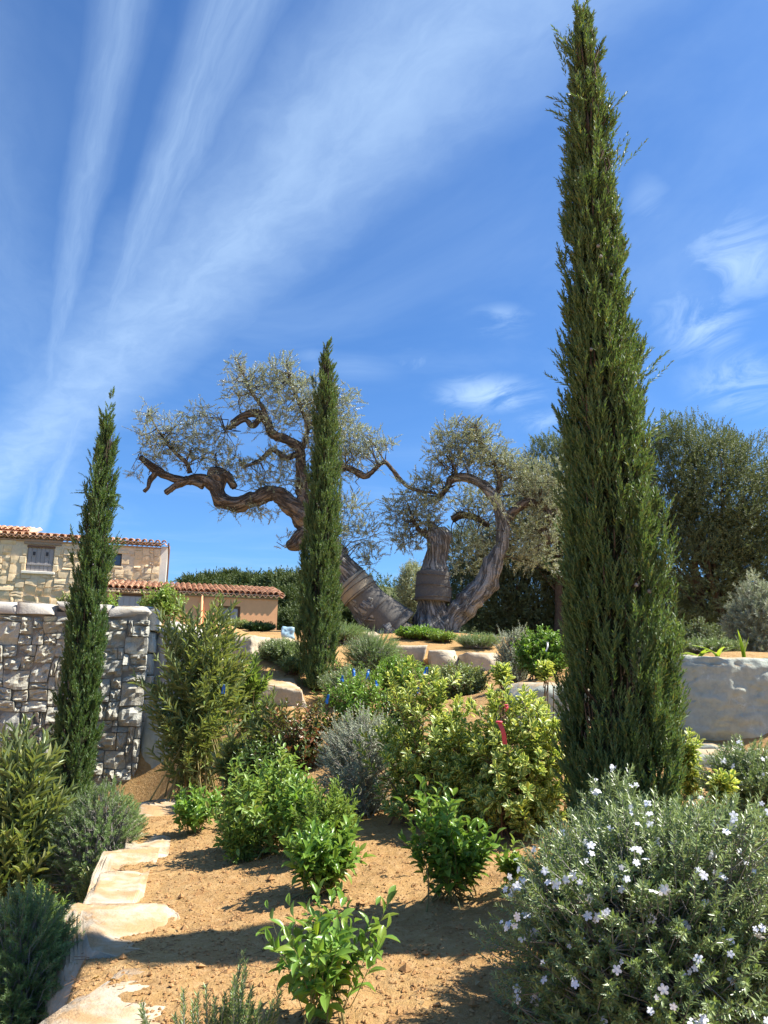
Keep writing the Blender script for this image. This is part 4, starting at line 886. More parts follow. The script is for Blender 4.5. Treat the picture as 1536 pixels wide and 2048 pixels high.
limbs = [('trunk', [(790, 1285), (768, 1240), (742, 1215), (712, 1178), (688, 1140), (660, 1098), (630, 1060), (606, 1030)], [62, 48, 41, 37, 33, 31, 32, 27], 28, BARK_O),
  ('limb', [(618, 1045), (588, 1012), (548, 987), (510, 998), (472, 1008), (442, 1000), (428, 972), (400, 955), (368, 961), (332, 951), (305, 935), (280, 914)], [30, 26, 20, 19, 18, 20, 19, 13, 12, 10, 11, 6], 18, BARK_OB),
  ('limb', [(612, 1035), (606, 975), (603, 930), (598, 897), (572, 878), (545, 868), (533, 842), (512, 826), (482, 834), (462, 846)], [20, 15, 13, 12, 11, 10, 10, 11, 7, 4], 14, BARK_OB),
  ('branch', [(436, 985), (440, 962), (425, 945), (452, 950), (470, 975)], [9, 16, 15, 13, 8], 12, BARK_OB),
  ('branch', [(408, 968), (378, 962), (352, 972), (331, 986)], [12, 10, 8, 7], 10, BARK_OB),
  ('branch', [(312, 945), (300, 962), (296, 975), (288, 983)], [9, 6, 5, 5], 10, BARK_OB),
  ('burl', [(625, 1062), (600, 1078), (588, 1088), (574, 1092)], [20, 24, 21, 9], 16, BARK_OB),
  ('branch', [(598, 905), (572, 915), (545, 900), (520, 920), (485, 936)], [8, 7, 6, 5, 3], 8, BARK_OB),
  ('branch', [(522, 835), (505, 852), (490, 840), (462, 855), (448, 860)], [8, 7, 6, 5, 3], 8, BARK_OB),
  ('branch', [(380, 945), (372, 925), (350, 905), (330, 880), (310, 850), (296, 820)], [6, 5, 4, 3, 2, 1.5], 8, BARK_OB),
  ('branch', [(540, 850), (525, 815), (500, 780), (485, 745), (470, 715)], [6, 5, 4, 3, 1.5], 8, BARK_OB),
  ('branch', [(600, 905), (615, 860), (600, 810), (580, 760), (572, 720)], [8, 6, 5, 4, 1.5], 8, BARK_OB),
  ('branch', [(618, 1020), (650, 960), (690, 935), (728, 952), (742, 945), (768, 925), (790, 945), (818, 975), (868, 986)], [12, 9, 7, 8, 6, 5, 4, 4, 2.5], 10, BARK_OB),
  ('branch', [(742, 945), (765, 925), (776, 928), (795, 960)], [5, 4, 3, 2], 6, BARK_OB)]
clumps = [(350, 865, 72, 40, 100), (330, 905, 55, 30, 60), (300, 830, 26, 26, 14), (292, 870, 22, 50, 20), (405, 900, 55, 40, 80), (455, 925, 55, 36, 60), (400, 830, 36, 26, 30), (440, 860, 40, 30, 30),
  (500, 780, 58, 52, 120), (475, 730, 22, 24, 18), (560, 760, 48, 42, 90), (610, 800, 65, 60, 170), (575, 725, 20, 22, 14), (545, 840, 60, 40, 70), (660, 830, 60, 62, 130), (690, 800, 36, 40, 40), (640, 890, 60, 45, 100), (700, 880, 50, 46, 85),
  (745, 890, 45, 30, 40), (770, 890, 26, 14, 14), (720, 920, 46, 26, 40), (560, 920, 48, 40, 60), (560, 965, 55, 26, 45), (500, 955, 40, 26, 30), (520, 1020, 55, 14, 26, 0, .5), (460, 1022, 34, 10, 10, 0, .5), (630, 985, 40, 46, 40),
  (700, 1020, 40, 40, 55), (730, 1065, 34, 40, 45), (735, 1115, 30, 30, 24), (690, 1070, 40, 36, 30), (575, 1085, 26, 18, 6), (280, 945, 24, 14, 8), (660, 940, 40, 40, 60)]
olive_tree('olive_tree', 'leaning twisted olive tree with long bare limb reaching left', YO, 772, limbs, clumps, 81, L_OLIVE, wraps=[('burlap_wrap', [(796, 1262), (768, 1236), (738, 1207), (714, 1178)], [47, 41, 37, 34], WRAP_D), ('sacking_end', [(722, 1190), (712, 1176), (700, 1163)], [37, 36, 33], WRAP_T)])
limbs = [('trunk', [(858, 1285), (864, 1245), (866, 1205), (868, 1150), (876, 1105), (880, 1075), (874, 1060)], [50, 40, 32, 29, 29, 31, 20], 26, BARK_O),
  ('trunk_fork', [(872, 1275), (900, 1238), (935, 1208), (968, 1172), (988, 1125), (1002, 1085), (1004, 1045), (994, 1002), (968, 974), (940, 957), (908, 954)], [34, 30, 29, 27, 23, 18, 15, 13, 12, 11, 12], 22, BARK_O),
  ('branch', [(915, 950), (900, 962), (893, 978), (878, 996)], [11, 9, 7, 6], 10, BARK_OB),
  ('branch', [(1003, 1065), (1015, 1035), (1040, 1013), (1066, 1003), (1092, 1012), (1096, 1045), (1090, 1065), (1108, 1085)], [12, 11, 12, 12, 10, 9, 9, 4], 12, BARK_OB),
  ('branch', [(905, 1040, 1), (925, 1030, 1), (950, 1035, 1), (975, 1050, .6)], [9, 10, 8, 6], 8, BARK_OB),
  ('branch', [(870, 1075), (852, 1068), (838, 1060), (825, 1035)], [14, 9, 6, 3], 8, BARK_OB),
  ('stump', [(868, 1075), (866, 1058), (860, 1048)], [17, 13, 8], 10, BARK_O),
  ('branch', [(990, 1000), (1000, 960), (985, 920), (960, 880), (950, 850)], [8, 6, 5, 4, 2], 8, BARK_OB)]
clumps = [(920, 872, 62, 36, 110), (960, 890, 60, 46, 110), (890, 905, 44, 40, 70), (935, 920, 70, 32, 90), (845, 985, 55, 46, 110), (800, 1020, 34, 40, 50), (815, 1055, 44, 40, 70), (850, 1030, 44, 40, 70), (800, 1080, 26, 18, 14), (830, 1090, 36, 14, 16),
  (1000, 930, 55, 40, 100), (1040, 950, 55, 46, 110), (1080, 985, 50, 46, 110), (960, 985, 50, 30, 60, .8), (930, 1010, 50, 30, 60, .9), (1020, 1000, 60, 46, 90, .6), (1090, 1040, 46, 46, 90), (1050, 1060, 55, 46, 100, .5), (1020, 1100, 60, 40, 90, .4), (1080, 1110, 46, 36, 60),
  (960, 1070, 46, 50, 70, 1.), (930, 1110, 40, 50, 60, 1.1), (1110, 960, 30, 60, 50), (870, 960, 40, 20, 26), (1000, 1010, 30, 20, 14, -.5)]
olive_tree('olive_tree', 'forked old olive tree with dark sacking round its upright trunk', YO+.2, 868, limbs, clumps, 82, L_OLIVE2, wraps=[('burlap_wrap', [(865, 1203), (866, 1185), (867, 1165), (868, 1145)], [36, 35, 33, 32], WRAP_D)])

# dense evergreen trees behind on the right, each with trunk and crown
def bushy_tree(name, label, cat, Y, base_px, clumps, seed, mt, trunk, twigL=.30, nl=18, ll=.070, lw=.024, group=None, leafL=LEAF2, dz=1., bark=BARK_D, pair=False):
    rg = np.random.default_rng(seed); loc = base_at(base_px, Y); root = thing(name, label, cat, loc, 0, group); k = mpp(Y)
    Ps, Ds = [], []
    for (px, py, rx, ry, n) in clumps:
        if Y < 30: n = int(n*2.6)
        c = at(px, py, Y); d = unit(rg.normal(size=(n, 3))); f = (1+.22*vnoise(d*2.4+px*.01, seed)+.14*vnoise(d*5.5, seed+2))*(.6+.4*rg.random(n)**.5)
        Ps.append(c+d*f[:, None]*np.array([rx*k, dz*(rx+ry)*.5*k, ry*k])); Ds.append(unit(d*.8+np.array([0, 0, .45])+rg.normal(0, .4, (n, 3))))
    P = np.concatenate(Ps)-loc; D = np.concatenate(Ds); ns = len(P); ok = P[:, 2] > .05; P, D = P[ok], D[ok]; ns = len(P)
    L = twigL*rg.uniform(.5, 1.25, ns); Q = P-D*L[:, None]*.5
    obj('crown', leaves_mesh('crown', shoot_leaves(rg, Q, D, L, nl, ll, lw, 1.1, .4, .1, 0, .45, pair=pair), leafL, mt), root, kind='stuff')
    top = np.mean(P, 0); parts = []
    for (bx, r0) in trunk:
        b = base_at(bx, Y)-loc; e = np.array([top[0]*.6+b[0]*.4, 0, top[2]])
        parts.append(tube([b-np.array([0, 0, .3]), b*.7+e*.3+rg.normal(0, .15, 3), b*.3+e*.7+rg.normal(0, .15, 3), e], np.array([r0, r0*.8, r0*.6, r0*.3]), 9, 24, .2, 3, seed))
    s = rg.choice(ns, min(ns, 50), replace=False); a = np.stack([top[0]*.5+P[s, 0]*.2, P[s, 1]*.1, P[s, 2]*.45], 1)
    parts.append(tubes(np.stack([a, (a+Q[s])/2+rg.normal(0, .15, a.shape), Q[s]], 1), np.array([.04, .02, .008])[None]*np.ones((len(s), 1)), 5))
    obj('trunk', mesh_np('trunk', *merge(parts), bark), root); return root
GG = 'dense evergreen trees behind the terrace'
bushy_tree('evergreen_oak', 'large dark dome shaped evergreen tree behind the tall cypress on the right', 'tree', 19., 1420, [(1395, 985, 125, 150, 1500), (1470, 1010, 110, 150, 1400), (1400, 1130, 130, 110, 1200), (1345, 950, 70, 110, 600), (1500, 1120, 90, 110, 700), (1570, 1050, 90, 150, 500)], 91, L_HOLM, [(1395, .16), (1450, .13)], group=GG, dz=.8, ll=.066, lw=.025)
bushy_tree('evergreen_oak', 'grey green evergreen tree just left of the tall cypress, behind the forked olive', 'tree', 19.6, 1120, [(1110, 960, 75, 90, 700), (1170, 950, 70, 100, 500), (1080, 1010, 70, 80, 400), (1130, 1070, 80, 100, 600), (1190, 1100, 60, 110, 400)], 92, L_HOLM, [(1110, .15)], group=GG, dz=.8, ll=.066, lw=.025)
bushy_tree('evergreen_oak', 'dark shaded evergreen thicket tree under the forked olive crown', 'tree', 20.4, 1010, [(960, 1190, 75, 75, 800), (1040, 1185, 75, 85, 900), (1100, 1200, 70, 80, 800), (930, 1110, 50, 60, 300), (1020, 1100, 70, 60, 500), (1160, 1210, 60, 75, 500)], 93, L_HOLM, [(1000, .12), (1070, .1)], group=GG, dz=.7, ll=.066, lw=.025)
bushy_tree('evergreen_oak', 'low dark evergreen tree closing the gap below the big dome tree', 'tree', 21.5, 1340, [(1330, 1200, 75, 70, 800), (1420, 1215, 75, 60, 700), (1500, 1220, 75, 60, 600), (1270, 1200, 60, 80, 500), (1420, 1262, 110, 34, 700), (1540, 1262, 80, 36, 400)], 94, L_HOLM, [(1360, .1), (1430, .1)], group=GG, dz=.7, ll=.066, lw=.025)
bushy_tree('evergreen_tree', 'narrow evergreen tree seen between the two olive trunks', 'tree', 19., 828, [(826, 1180, 28, 55, 420), (838, 1225, 30, 40, 240)], 95, L_OLIVE2, [(828, .07)], dz=1., ll=.06, lw=.018)
# pines on the hill behind the peach house
GP = 'pine trees on the wooded hill'
pines = [(388, 1172, 24, 12, 118), (425, 1164, 22, 9, 126), (462, 1161, 20, 10, 131), (500, 1168, 22, 13, 120), (535, 1174, 24, 11, 112), (562, 1172, 36, 22, 70), (592, 1185, 44, 32, 60), (572, 1215, 40, 34, 52), (625, 1180, 36, 26, 66),
         (682, 1205, 36, 34, 50), (660, 1230, 40, 30, 47), (705, 1235, 34, 28, 45), (585, 1250, 36, 26, 46), (735, 1240, 30, 24, 48), (640, 1255, 40, 22, 42)]
plab = ['far pine crown on the ridge just right of the stone house', 'far pine on the ridge above the left half of the peach roof', 'far pine at the highest point of the ridge above the peach roof', 'far pine on the ridge above the middle of the peach roof', 'far pine on the ridge above the right half of the peach roof',
        'pine whose crown meets the sky over the right end of the peach roof', 'broad pine crown directly right of the peach roof corner', 'pine crown beside the right edge of the peach wall', 'pine crown half hidden by the middle cypress, near its left side',
        'pine crown showing just right of the middle cypress, under the leaning olive', 'lower pine crown right of the middle cypress', 'pine crown tucked under the wrapped olive trunk', 'low pine crown at the foot of the peach wall corner', 'small pine crown right beneath the burlap wrapped trunk', 'lowest pine crown hidden mostly by the middle cypress']
for i, (px, py, rx, ry, Y) in enumerate(pines):
    n = 260 if Y > 100 else 420
    bushy_tree('pine_tree', plab[i], 'pine tree', Y, px, [(px, py, rx, ry, n), (px-rx*.4, py+ry*.4, rx*.7, ry*.8, n//2), (px+rx*.4, py+ry*.5, rx*.7, ry*.8, n//2)], 400+i, L_PINE, [(px, .16)], twigL=.020*Y, nl=16, ll=.0062*Y, lw=.0018*Y, group=GP)
# scrub covering the hill: one uncountable mass
rg = np.random.default_rng(77); n = 5000; X = rg.uniform(-75, 45, n); Yh = rg.uniform(52, 150, n); P = np.stack([X, Yh, height(X, Yh, False)+rg.random(n)*1.1], 1); D = unit(rg.normal(0, .6, (n, 3))+np.array([0, 0, .8]))
obj('hill_scrub', leaves_mesh('hill_scrub', shoot_leaves(rg, P, D, np.full(n, 1.4), 12, .55, .2, 1.1, .4, .1, 0, .4), LEAF2, L_PINE), kind='stuff')

# ------------------------------------------------------------------ shrubs of the garden
OG = 'oleander shrubs by the wall'
plant('oleander', 'tall oleander with long narrow leaves at the end of the rubble wall', 'oleander', 388, 7.9, 1165, 125, 'oleander', L_OLEA, 215, 101, .8, .05, 280, STEM_G, 34, 1., .95, .9, .3, .3, OG, .007)
plant('oleander', 'big oleander at the left edge of the picture before the left cypress', 'oleander', 18, 5.4, 1420, 108, 'oleander', L_OLEA, 150, 102, .8, .05, 280, STEM_G, 22, .85, 1.05, .75, .25, .3, OG, .007)
plant('oleander', 'small grey green oleander in front of the soil capped boulder', 'oleander', 535, 7.2, 1388, 52, 'oleander', L_OLEA, 55, 103, .8, .05, 150, STEM_G, 14, .8, .9, .8, .2, .3, OG, .006)
plant('oleander', 'low dark oleander shoots beneath the tall oleander', 'oleander', 470, 7.3, 1455, 62, 'oleander', L_OLEA, 60, 104, .8, .02, 150, STEM_G, 14, .75, .8, .9, .2, .3, OG, .006)
plant('oleander', 'green leafy oleander shoots right of the long cream boulder', 'oleander', 500, 8.6, 1300, 42, 'oleander', L_LIGHT, 40, 105, .8, .15, 80, STEM_G, 10, .6, .8, .9, .2, .3, OG, .005)
plant('rosemary_bush', 'round dark green rosemary bush below the wall corner', 'rosemary', 180, 5.6, 1556, 88, 'rose', L_ROSE, 1700, 111, 1., .02, 0, STEM_W, 30, .45, .4, 1., .10, .7, None, .005)
plant('rosemary_bush', 'blue green rosemary bush cut off by the lower left edge of the frame', 'rosemary', 12, 3.2, 1765, 105, 'rose', L_ROSE, 2000, 112, 1.1, .02, 0, STEM_W, 30, .5, .4, 1., .12, .6, None, .004, lift=-.05)
plant('sprig_plant', 'small sprig plant with upright shoots left of the pale edging rocks', 'young plant', 165, 4.9, 1708, 36, 'young', L_OLEA, 22, 113, 1., .05, 120, STEM_G, 12, .8, .9, .6, .2, .2, 'young sprig plants in the lower bed', .003)
plant('sprig_plant', 'pale green sprig plant between the rosemary bushes at left', 'young plant', 62, 4.3, 1752, 60, 'young', L_LIGHT, 50, 114, 1., .05, 150, STEM_G, 14, .8, .8, .9, .2, .2, 'young sprig plants in the lower bed', .003)
plant('sprig_plant', 'weedy pale sprig plant at the foot of the nearest edging rocks', 'young plant', 100, 3.5, 1830, 40, 'young', L_LIGHT, 34, 115, 1., .02, 120, STEM_G, 10, .7, .7, .9, .2, .2, 'young sprig plants in the lower bed', .003)
LG = 'young broad leaved laurels planted in the soil'
plant('laurel', 'nearest young laurel with open glossy leaves at bottom centre', 'laurel', 652, 2.48, 1765, 150, 'laurel', L_LAUREL, 19, 121, .9, .03, 230, STEM_G, 13, 1.15, 1.1, .75, .5, .1, LG, .0038, leafscale=.92)
plant('laurel', 'second young laurel directly behind the nearest one, on the shaded soil', 'laurel', 640, 3.75, 1630, 104, 'laurel', L_LAUREL, 44, 122, .9, .03, 280, STEM_G, 16, 1.05, 1.1, .7, .5, .2, LG, .0038)
plant('laurel', 'bushy laurel left of the silvery shrub, full of pale green leaves', 'laurel', 535, 4.75, 1505, 112, 'laurel', L_LIGHT, 72, 123, .9, .03, 300, STEM_G, 18, 1., .9, .8, .5, .3, LG, .004, leafscale=.9)
plant('laurel', 'small laurel nearest to the grey upright boulder', 'laurel', 392, 5.7, 1560, 58, 'laurel', L_LAUREL, 34, 124, .9, .03, 200, STEM_G, 12, .75, .8, .8, .25, .3, LG, .0035, leafscale=.85)
plant('laurel', 'upright laurel clump standing in front of the yellow variegated shrub', 'laurel', 900, 3.5, 1550, 112, 'laurel', L_LAUREL, 34, 125, .9, .04, 300, STEM_G, 20, 1.15, 1.2, .6, .5, .15, LG, .004)
plant('laurel', 'tiny laurel seedling beside the upright laurel clump', 'laurel', 1024, 3.5, 1668, 34, 'laurel', L_LIGHT, 7, 126, .9, .05, 60, STEM_G, 4, .6, .8, .8, .2, .1, LG, .0025, leafscale=.8)
plant('laurel', 'dense green laurel behind the pale bushy one, under the oleander', 'laurel', 560, 5.7, 1505, 62, 'laurel', L_LAUREL, 50, 127, .9, .03, 200, STEM_G, 14, .8, .8, .8, .25, .3, LG, .0035, leafscale=.9)
plant('young_shrub', 'yellow green narrow leaved shrub left of the silvery shrub foot', 'shrub', 655, 4.3, 1545, 72, 'young', L_LIGHT, 70, 128, .9, .03, 250, STEM_G, 16, .8, 1., .6, .2, .3, None, .003)
plant('silver_shrub', 'silvery grey shrub in the middle of the bed', 'shrub', 722, 5.35, 1405, 92, 'silver', L_GREY, 1000, 131, .9, .02, 0, STEM_W, 40, 1., .6, 1., .2, .45, None, .005)
PG = 'variegated pittosporum shrubs'
plant('pittosporum', 'tall cream edged pittosporum left of the pink tape', 'pittosporum', 850, 4.95, 1325, 105, 'pitt', L_PITT, 150, 141, .8, .10, 300, STEM_B, 26, .9, .9, .8, .3, .3, PG, .006)
plant('pittosporum', 'wide yellow cream pittosporum with pink tape on its branch', 'pittosporum', 1045, 4.6, 1372, 112, 'pitt', L_PITT, 200, 142, .8, .12, 300, STEM_B, 28, .9, .8, .9, .28, .3, PG, .006)
plant('pittosporum', 'single tall cream pittosporum shoot beside the tall cypress', 'pittosporum', 1098, 4.9, 1320, 20, 'pitt', L_PITT, 7, 143, 1., .80, 80, STEM_B, 4, .8, 1., .4, .2, .3, PG, .006)
plant('pittosporum', 'single cream pittosporum shoot above the pink tape', 'pittosporum', 1010, 4.8, 1328, 22, 'pitt', L_PITT, 8, 144, 1., .80, 80, STEM_B, 4, .8, 1., .4, .2, .3, PG, .006)
plant('pittosporum', 'white edged pittosporum at the right foot of the tall cypress', 'pittosporum', 1382, 4.5, 1452, 34, 'pitt', L_PITT, 28, 145, 1., .05, 200, STEM_B, 8, .9, .8, .8, .2, .3, PG, .005)
plant('pittosporum', 'yellow leaved pittosporum tip among the white flowers', 'pittosporum', 1458, 3.6, 1535, 22, 'pitt', L_PITT, 8, 146, 1., .4, 90, STEM_B, 5, .7, .9, .6, .2, .3, PG, .004)
plant('photinia', 'dark photinia with bronze young leaves behind the silvery shrub', 'photinia', 600, 6.9, 1388, 78, 'laurel', L_PHOT, 95, 151, .9, .03, 280, STEM_B, 20, .8, .7, .9, .25, .3, None, .005, leafscale=.8)
plant('tied_shrub', 'green shrub tied with blue ribbons behind the silvery shrub', 'shrub', 715, 7.1, 1318, 88, 'laurel', L_LAUREL, 120, 152, .8, .05, 260, STEM_B, 20, .8, .8, .8, .28, .3, None, .005, leafscale=.72)
plant('tied_shrub', 'olive green leafy shrub between the blue ties and the tall variegated shrub', 'shrub', 800, 6.6, 1360, 60, 'laurel', L_DARK, 70, 153, .8, .05, 200, STEM_B, 16, .8, .8, .8, .28, .3, None, .005, leafscale=.72)
RG_ = 'round grey green bushes on the upper terrace'
plant('rosemary_bush', 'round dark bush on the terrace left of the middle cypress', 'rosemary', 562, 10.2, 1272, 46, 'west', L_WEST, 620, 161, 1., .02, 0, STEM_W, 20, 1.5, .5, 1., .12, .5, RG_, .006, leafscale=1.5)
plant('rosemary_bush', 'round grey green bush on the terrace right of the middle cypress', 'rosemary', 745, 10.6, 1255, 62, 'rose', L_ROSE, 700, 162, 1., .02, 0, STEM_W, 20, 1.3, .5, 1., .15, .5, RG_, .006, leafscale=1.4)
plant('rosemary_bush', 'sprawling grey green bush below the burlap wrapped trunk', 'rosemary', 690, 13., 1238, 50, 'rose', L_ROSE, 420, 163, 1., .02, 0, STEM_W, 16, 1.5, .5, 1., .2, .5, RG_, .006, leafscale=1.5)
plant('round_shrub', 'dark glossy dome shrub in front of the peach house', 'shrub', 518, 15., 1246, 32, 'small', L_DARK, 330, 164, 1., .0, 0, STEM_B, 12, 1.2, .5, 1., .1, .5, None, .006, leafscale=1.5)
plant('round_shrub', 'loose green shrub under the shuttered window of the peach house', 'shrub', 468, 17., 1238, 34, 'small', L_OLEA, 160, 165, 1., .0, 0, STEM_B, 12, 1.4, .7, .8, .25, .4, None, .006, leafscale=1.6)
plant('low_shrub', 'low glossy green shrub at the foot of the forked olive', 'shrub', 838, 13.4, 1250, 44, 'small', L_LAUREL, 300, 166, 1., .0, 0, STEM_B, 14, 1.1, .5, 1., .15, .4, None, .006, leafscale=1.5)
plant('low_shrub', 'low light green shrub right of the forked olive foot', 'shrub', 885, 13., 1262, 30, 'small', L_LIGHT, 150, 167, 1., .0, 0, STEM_B, 12, 1.1, .5, 1., .15, .4, None, .006, leafscale=1.4)
plant('rosemary_bush', 'low spreading rosemary above the pale rocks at right of the olives', 'rosemary', 955, 12.2, 1264, 48, 'rose', L_ROSE, 420, 168, 1., .0, 0, STEM_W, 14, 1.3, .7, .9, .2, .4, RG_, .006, leafscale=1.5)
plant('silver_shrub', 'silvery spiked shrub in front of the dark thicket', 'shrub', 1030, 8.6, 1240, 46, 'silver', L_GREY, 420, 169, 1., .02, 0, STEM_W, 24, 1.5, .9, .8, .25, .4, None, .006, leafscale=1.35)
plant('round_shrub', 'bright green leafy shrub left of the tall cypress trunk', 'shrub', 1085, 7.6, 1252, 58, 'small', L_LAUREL, 300, 170, .8, .05, 300, STEM_B, 20, 1.2, .7, .9, .2, .4, None, .006, leafscale=1.35)
plant('young_shrub', 'light green leafy stems just right of the tall cypress above the block', 'shrub', 1350, 7.3, 1222, 28, 'laurel', L_LIGHT, 26, 171, .9, .05, 120, STEM_B, 10, .8, .9, .6, .2, .3, None, .005, leafscale=.75)
plant('silver_shrub', 'pale grey green bush at the right edge above the stone block', 'shrub', 1520, 8.2, 1148, 62, 'west', L_GREY, 620, 172, 1., .05, 0, STEM_W, 22, 1.3, .6, 1., .15, .5, None, .006, leafscale=1.7)
plant('wall_top_shrub', 'leafy green shrub growing above the right end of the rubble wall', 'shrub', 325, 10.9, 1160, 52, 'laurel', L_LIGHT, 75, 173, .8, .02, 200, STEM_B, 14, 1., .8, .8, .3, .3, 'green shrubs along the wall top', .006)
plant('wall_top_shrub', 'small green shrub above the wall just right of the left cypress', 'shrub', 215, 10.6, 1178, 26, 'laurel', L_LIGHT, 26, 174, .8, .02, 120, STEM_B, 10, .8, .8, .8, .3, .3, 'green shrubs along the wall top', .006)
plant('wall_top_shrub', 'small green shrub above the wall just left of the left cypress', 'shrub', 128, 10.6, 1180, 22, 'laurel', L_OLEA, 22, 175, .8, .02, 100, STEM_B, 10, .8, .8, .8, .3, .3, 'green shrubs along the wall top', .006)
plant('low_shrub', 'leafy low shrub between the soil capped boulder and the middle cypress', 'shrub', 588, 9.9, 1306, 36, 'small', L_OLEA, 140, 190, 1., .0, 0, STEM_B, 12, 1.1, .7, 1., .2, .4, None, .006, leafscale=1.3)
plant('low_shrub', 'grey green low shrub at the right foot of the middle cypress', 'shrub', 690, 9.2, 1320, 52, 'west', L_WEST, 380, 191, 1., .0, 0, STEM_W, 14, 1.4, .7, 1., .2, .4, None, .006, leafscale=1.5)
plant('low_shrub', 'low green shrub in front of the cream rocks below the olives', 'shrub', 800, 9.6, 1304, 60, 'small', L_LAUREL, 240, 192, 1., .0, 0, STEM_B, 14, 1.1, .7, 1., .2, .4, None, .006, leafscale=1.3)
plant('low_shrub', 'low olive green shrub in front of the rightmost pale rock', 'shrub', 915, 8.8, 1318, 66, 'small', L_OLEA, 240, 193, 1., .0, 0, STEM_B, 14, 1.1, .7, 1., .2, .4, None, .006, leafscale=1.3)
plant('low_shrub', 'shaded leafy shrub at the back between oleander and bronze photinia', 'shrub', 520, 6.6, 1470, 60, 'laurel', L_DARK, 60, 194, 1., .0, 120, STEM_B, 14, .8, .7, 1., .2, .4, None, .005, leafscale=.75)
plant('laurel', 'pale green laurel at the left edge of the leafy group beside the soil', 'laurel', 470, 5.0, 1558, 52, 'laurel', L_LIGHT, 40, 195, .9, .0, 200, STEM_G, 12, .8, .8, .9, .25, .3, LG, .0035, leafscale=.85)
plant('laurel', 'laurel in the heart of the leafy group between two yellow green plants', 'laurel', 598, 4.5, 1548, 66, 'laurel', L_LAUREL, 44, 196, .9, .0, 220, STEM_G, 12, .85, .8, .9, .25, .3, LG, .0035, leafscale=.9)
plant('young_shrub', 'yellow green sprigs spilling over the soil at the front of the leafy group', 'shrub', 480, 4.6, 1618, 46, 'young', L_LIGHT, 44, 197, .9, .0, 180, STEM_G, 12, .7, .6, 1., .2, .3, None, .003)
plant('pittosporum', 'low yellow pittosporum filling the gap between the two tall variegated ones', 'pittosporum', 940, 4.75, 1420, 80, 'pitt', L_PITT, 90, 198, .8, .05, 280, STEM_B, 16, .9, .8, .9, .28, .3, PG, .005)
for _k, (px, tp, lab) in enumerate([(1400, 1232, 'shaded dark shrub under the dome tree, left of the strap leaves'), (1468, 1240, 'shaded dark shrub behind the upright strap leaf plant'), (1560, 1246, 'shaded dark shrub below the pale bush at the right edge')]):
    plant('dark_shrub', lab, 'shrub', px, 10.5+.5*_k, tp, 62, 'small', L_HOLM, 260, 210+_k, .8, .0, 0, STEM_B, 14, 1.3, .7, 1., .25, .4, 'shaded shrubs behind the stone block', .006, leafscale=1.5)
plant('low_shrub', 'low grey green cover along the back of the big grey block', 'shrub', 1420, 7.6, 1272, 70, 'west', L_WEST, 200, 215, .6, .0, 0, STEM_W, 14, 1.2, .7, 1., .2, .4, None, .005, leafscale=1.4)
# rosemary spires at the bottom edge, one plant
rg = np.random.default_rng(9); loc = base_at(430, 2.35); loc[2] -= .06
ro = thing('rosemary_plant', 'young rosemary with upright needle spires at the bottom edge', 'rosemary', loc); P, D, L = [], [], []
for (px, py, n) in [(486, 1908, 5), (470, 1955, 5), (505, 1975, 5), (520, 2010, 4), (450, 1990, 4), (412, 1975, 1), (366, 1985, 1), (284, 2010, 2), (430, 2000, 2), (560, 1985, 2), (395, 1990, 2), (545, 2005, 2), (350, 2035, 1), (455, 2030, 2)]:
    for k in range(n):
        tp = at(px+rg.normal(0, 7)*k, py+18*k, 2.33+rg.normal(0, .03))-loc; b = np.array([tp[0]*.55+rg.normal(0, .02), tp[1]*.4, -.02]); d = tp-b; l = np.linalg.norm(d); P.append(b); D.append(d/l); L.append(l)
P, D, L = np.array(P), np.array(D), np.array(L)
obj('foliage', leaves_mesh('foliage', shoot_leaves(rg, P, D, L, 150, .028, .0050, 1.0, .5, .05, 0, .2, pair=True, taper=.3), LEAF2, L_ROSE), ro, kind='stuff')
obj('stems', mesh_np('stems', *tubes(np.stack([P, P+D*L[:, None]*.5, P+D*L[:, None]], 1), np.array([.003, .0025, .001])[None]*np.ones((len(P), 1)), 5), STEM_W), ro)
# white flowered bushes
def flower_mesh():
    parts = []
    for k in range(5):
        a = k*2*math.pi/5; c, s = math.cos(a), math.sin(a)
        v = np.array([(0, 0, 0), (.3, -.26, .08), (.3, .26, .08), (.75, -.36, .12), (.8, 0, .1), (.75, .36, .12), (1.05, -.2, .02), (1.05, .2, .02)])
        v = np.stack([v[:, 0]*c-v[:, 1]*s, v[:, 0]*s+v[:, 1]*c, v[:, 2]], 1); parts.append((v, np.array([(0, 1, 2), (1, 3, 4), (1, 4, 2), (2, 4, 5), (3, 6, 4), (4, 6, 7), (4, 7, 5)])))
    V_, T = merge(parts); return mesh_np('flower', V_, T, FLOWER)
FM = flower_mesh()
def flowers(root, P, D, L, n, seed, size):
    rg = np.random.default_rng(seed); loc = np.array(root.location); tips = P+D*L[:, None]*.9; sc = (tips@unit(EYE-loc))+.15*tips[:, 2]+rg.normal(0, .16, len(tips)); put = 0
    front = np.flatnonzero(sc > np.quantile(sc, .72)); dn = rg.permutation(front)
    for i in dn[:n]:
        for k in range(rg.integers(1, 4)):
            nd = unit(D[i]*.6+unit(EYE-loc)*.5+rg.normal(0, .35, 3)); q = Vector(nd).to_track_quat('Z', 'Y').to_matrix().to_4x4()
            M = Matrix.Translation(Vector(tips[i]+rg.normal(0, .012, 3)+nd*.006))@q@Matrix.Rotation(rg.uniform(0, 6), 4, 'Z')@Matrix.Scale(size*rg.uniform(.5, 1.12), 4); obj('flower', FM, root, M=M)
WG = 'white flowering bushes in the right corner'
r_, P, D, L = plant('flowering_bush', 'big grey green bush dotted with white flowers in the right foreground', 'flowering bush', 1335, 2.4, 1565, 300, 'west', L_WEST, 3400, 181, .7, .0, 0, STEM_W, 60, 1., .6, 1., .2, .5, WG, .004, lift=-.12)
flowers(r_, P, D, L, 170, 1, .0125)
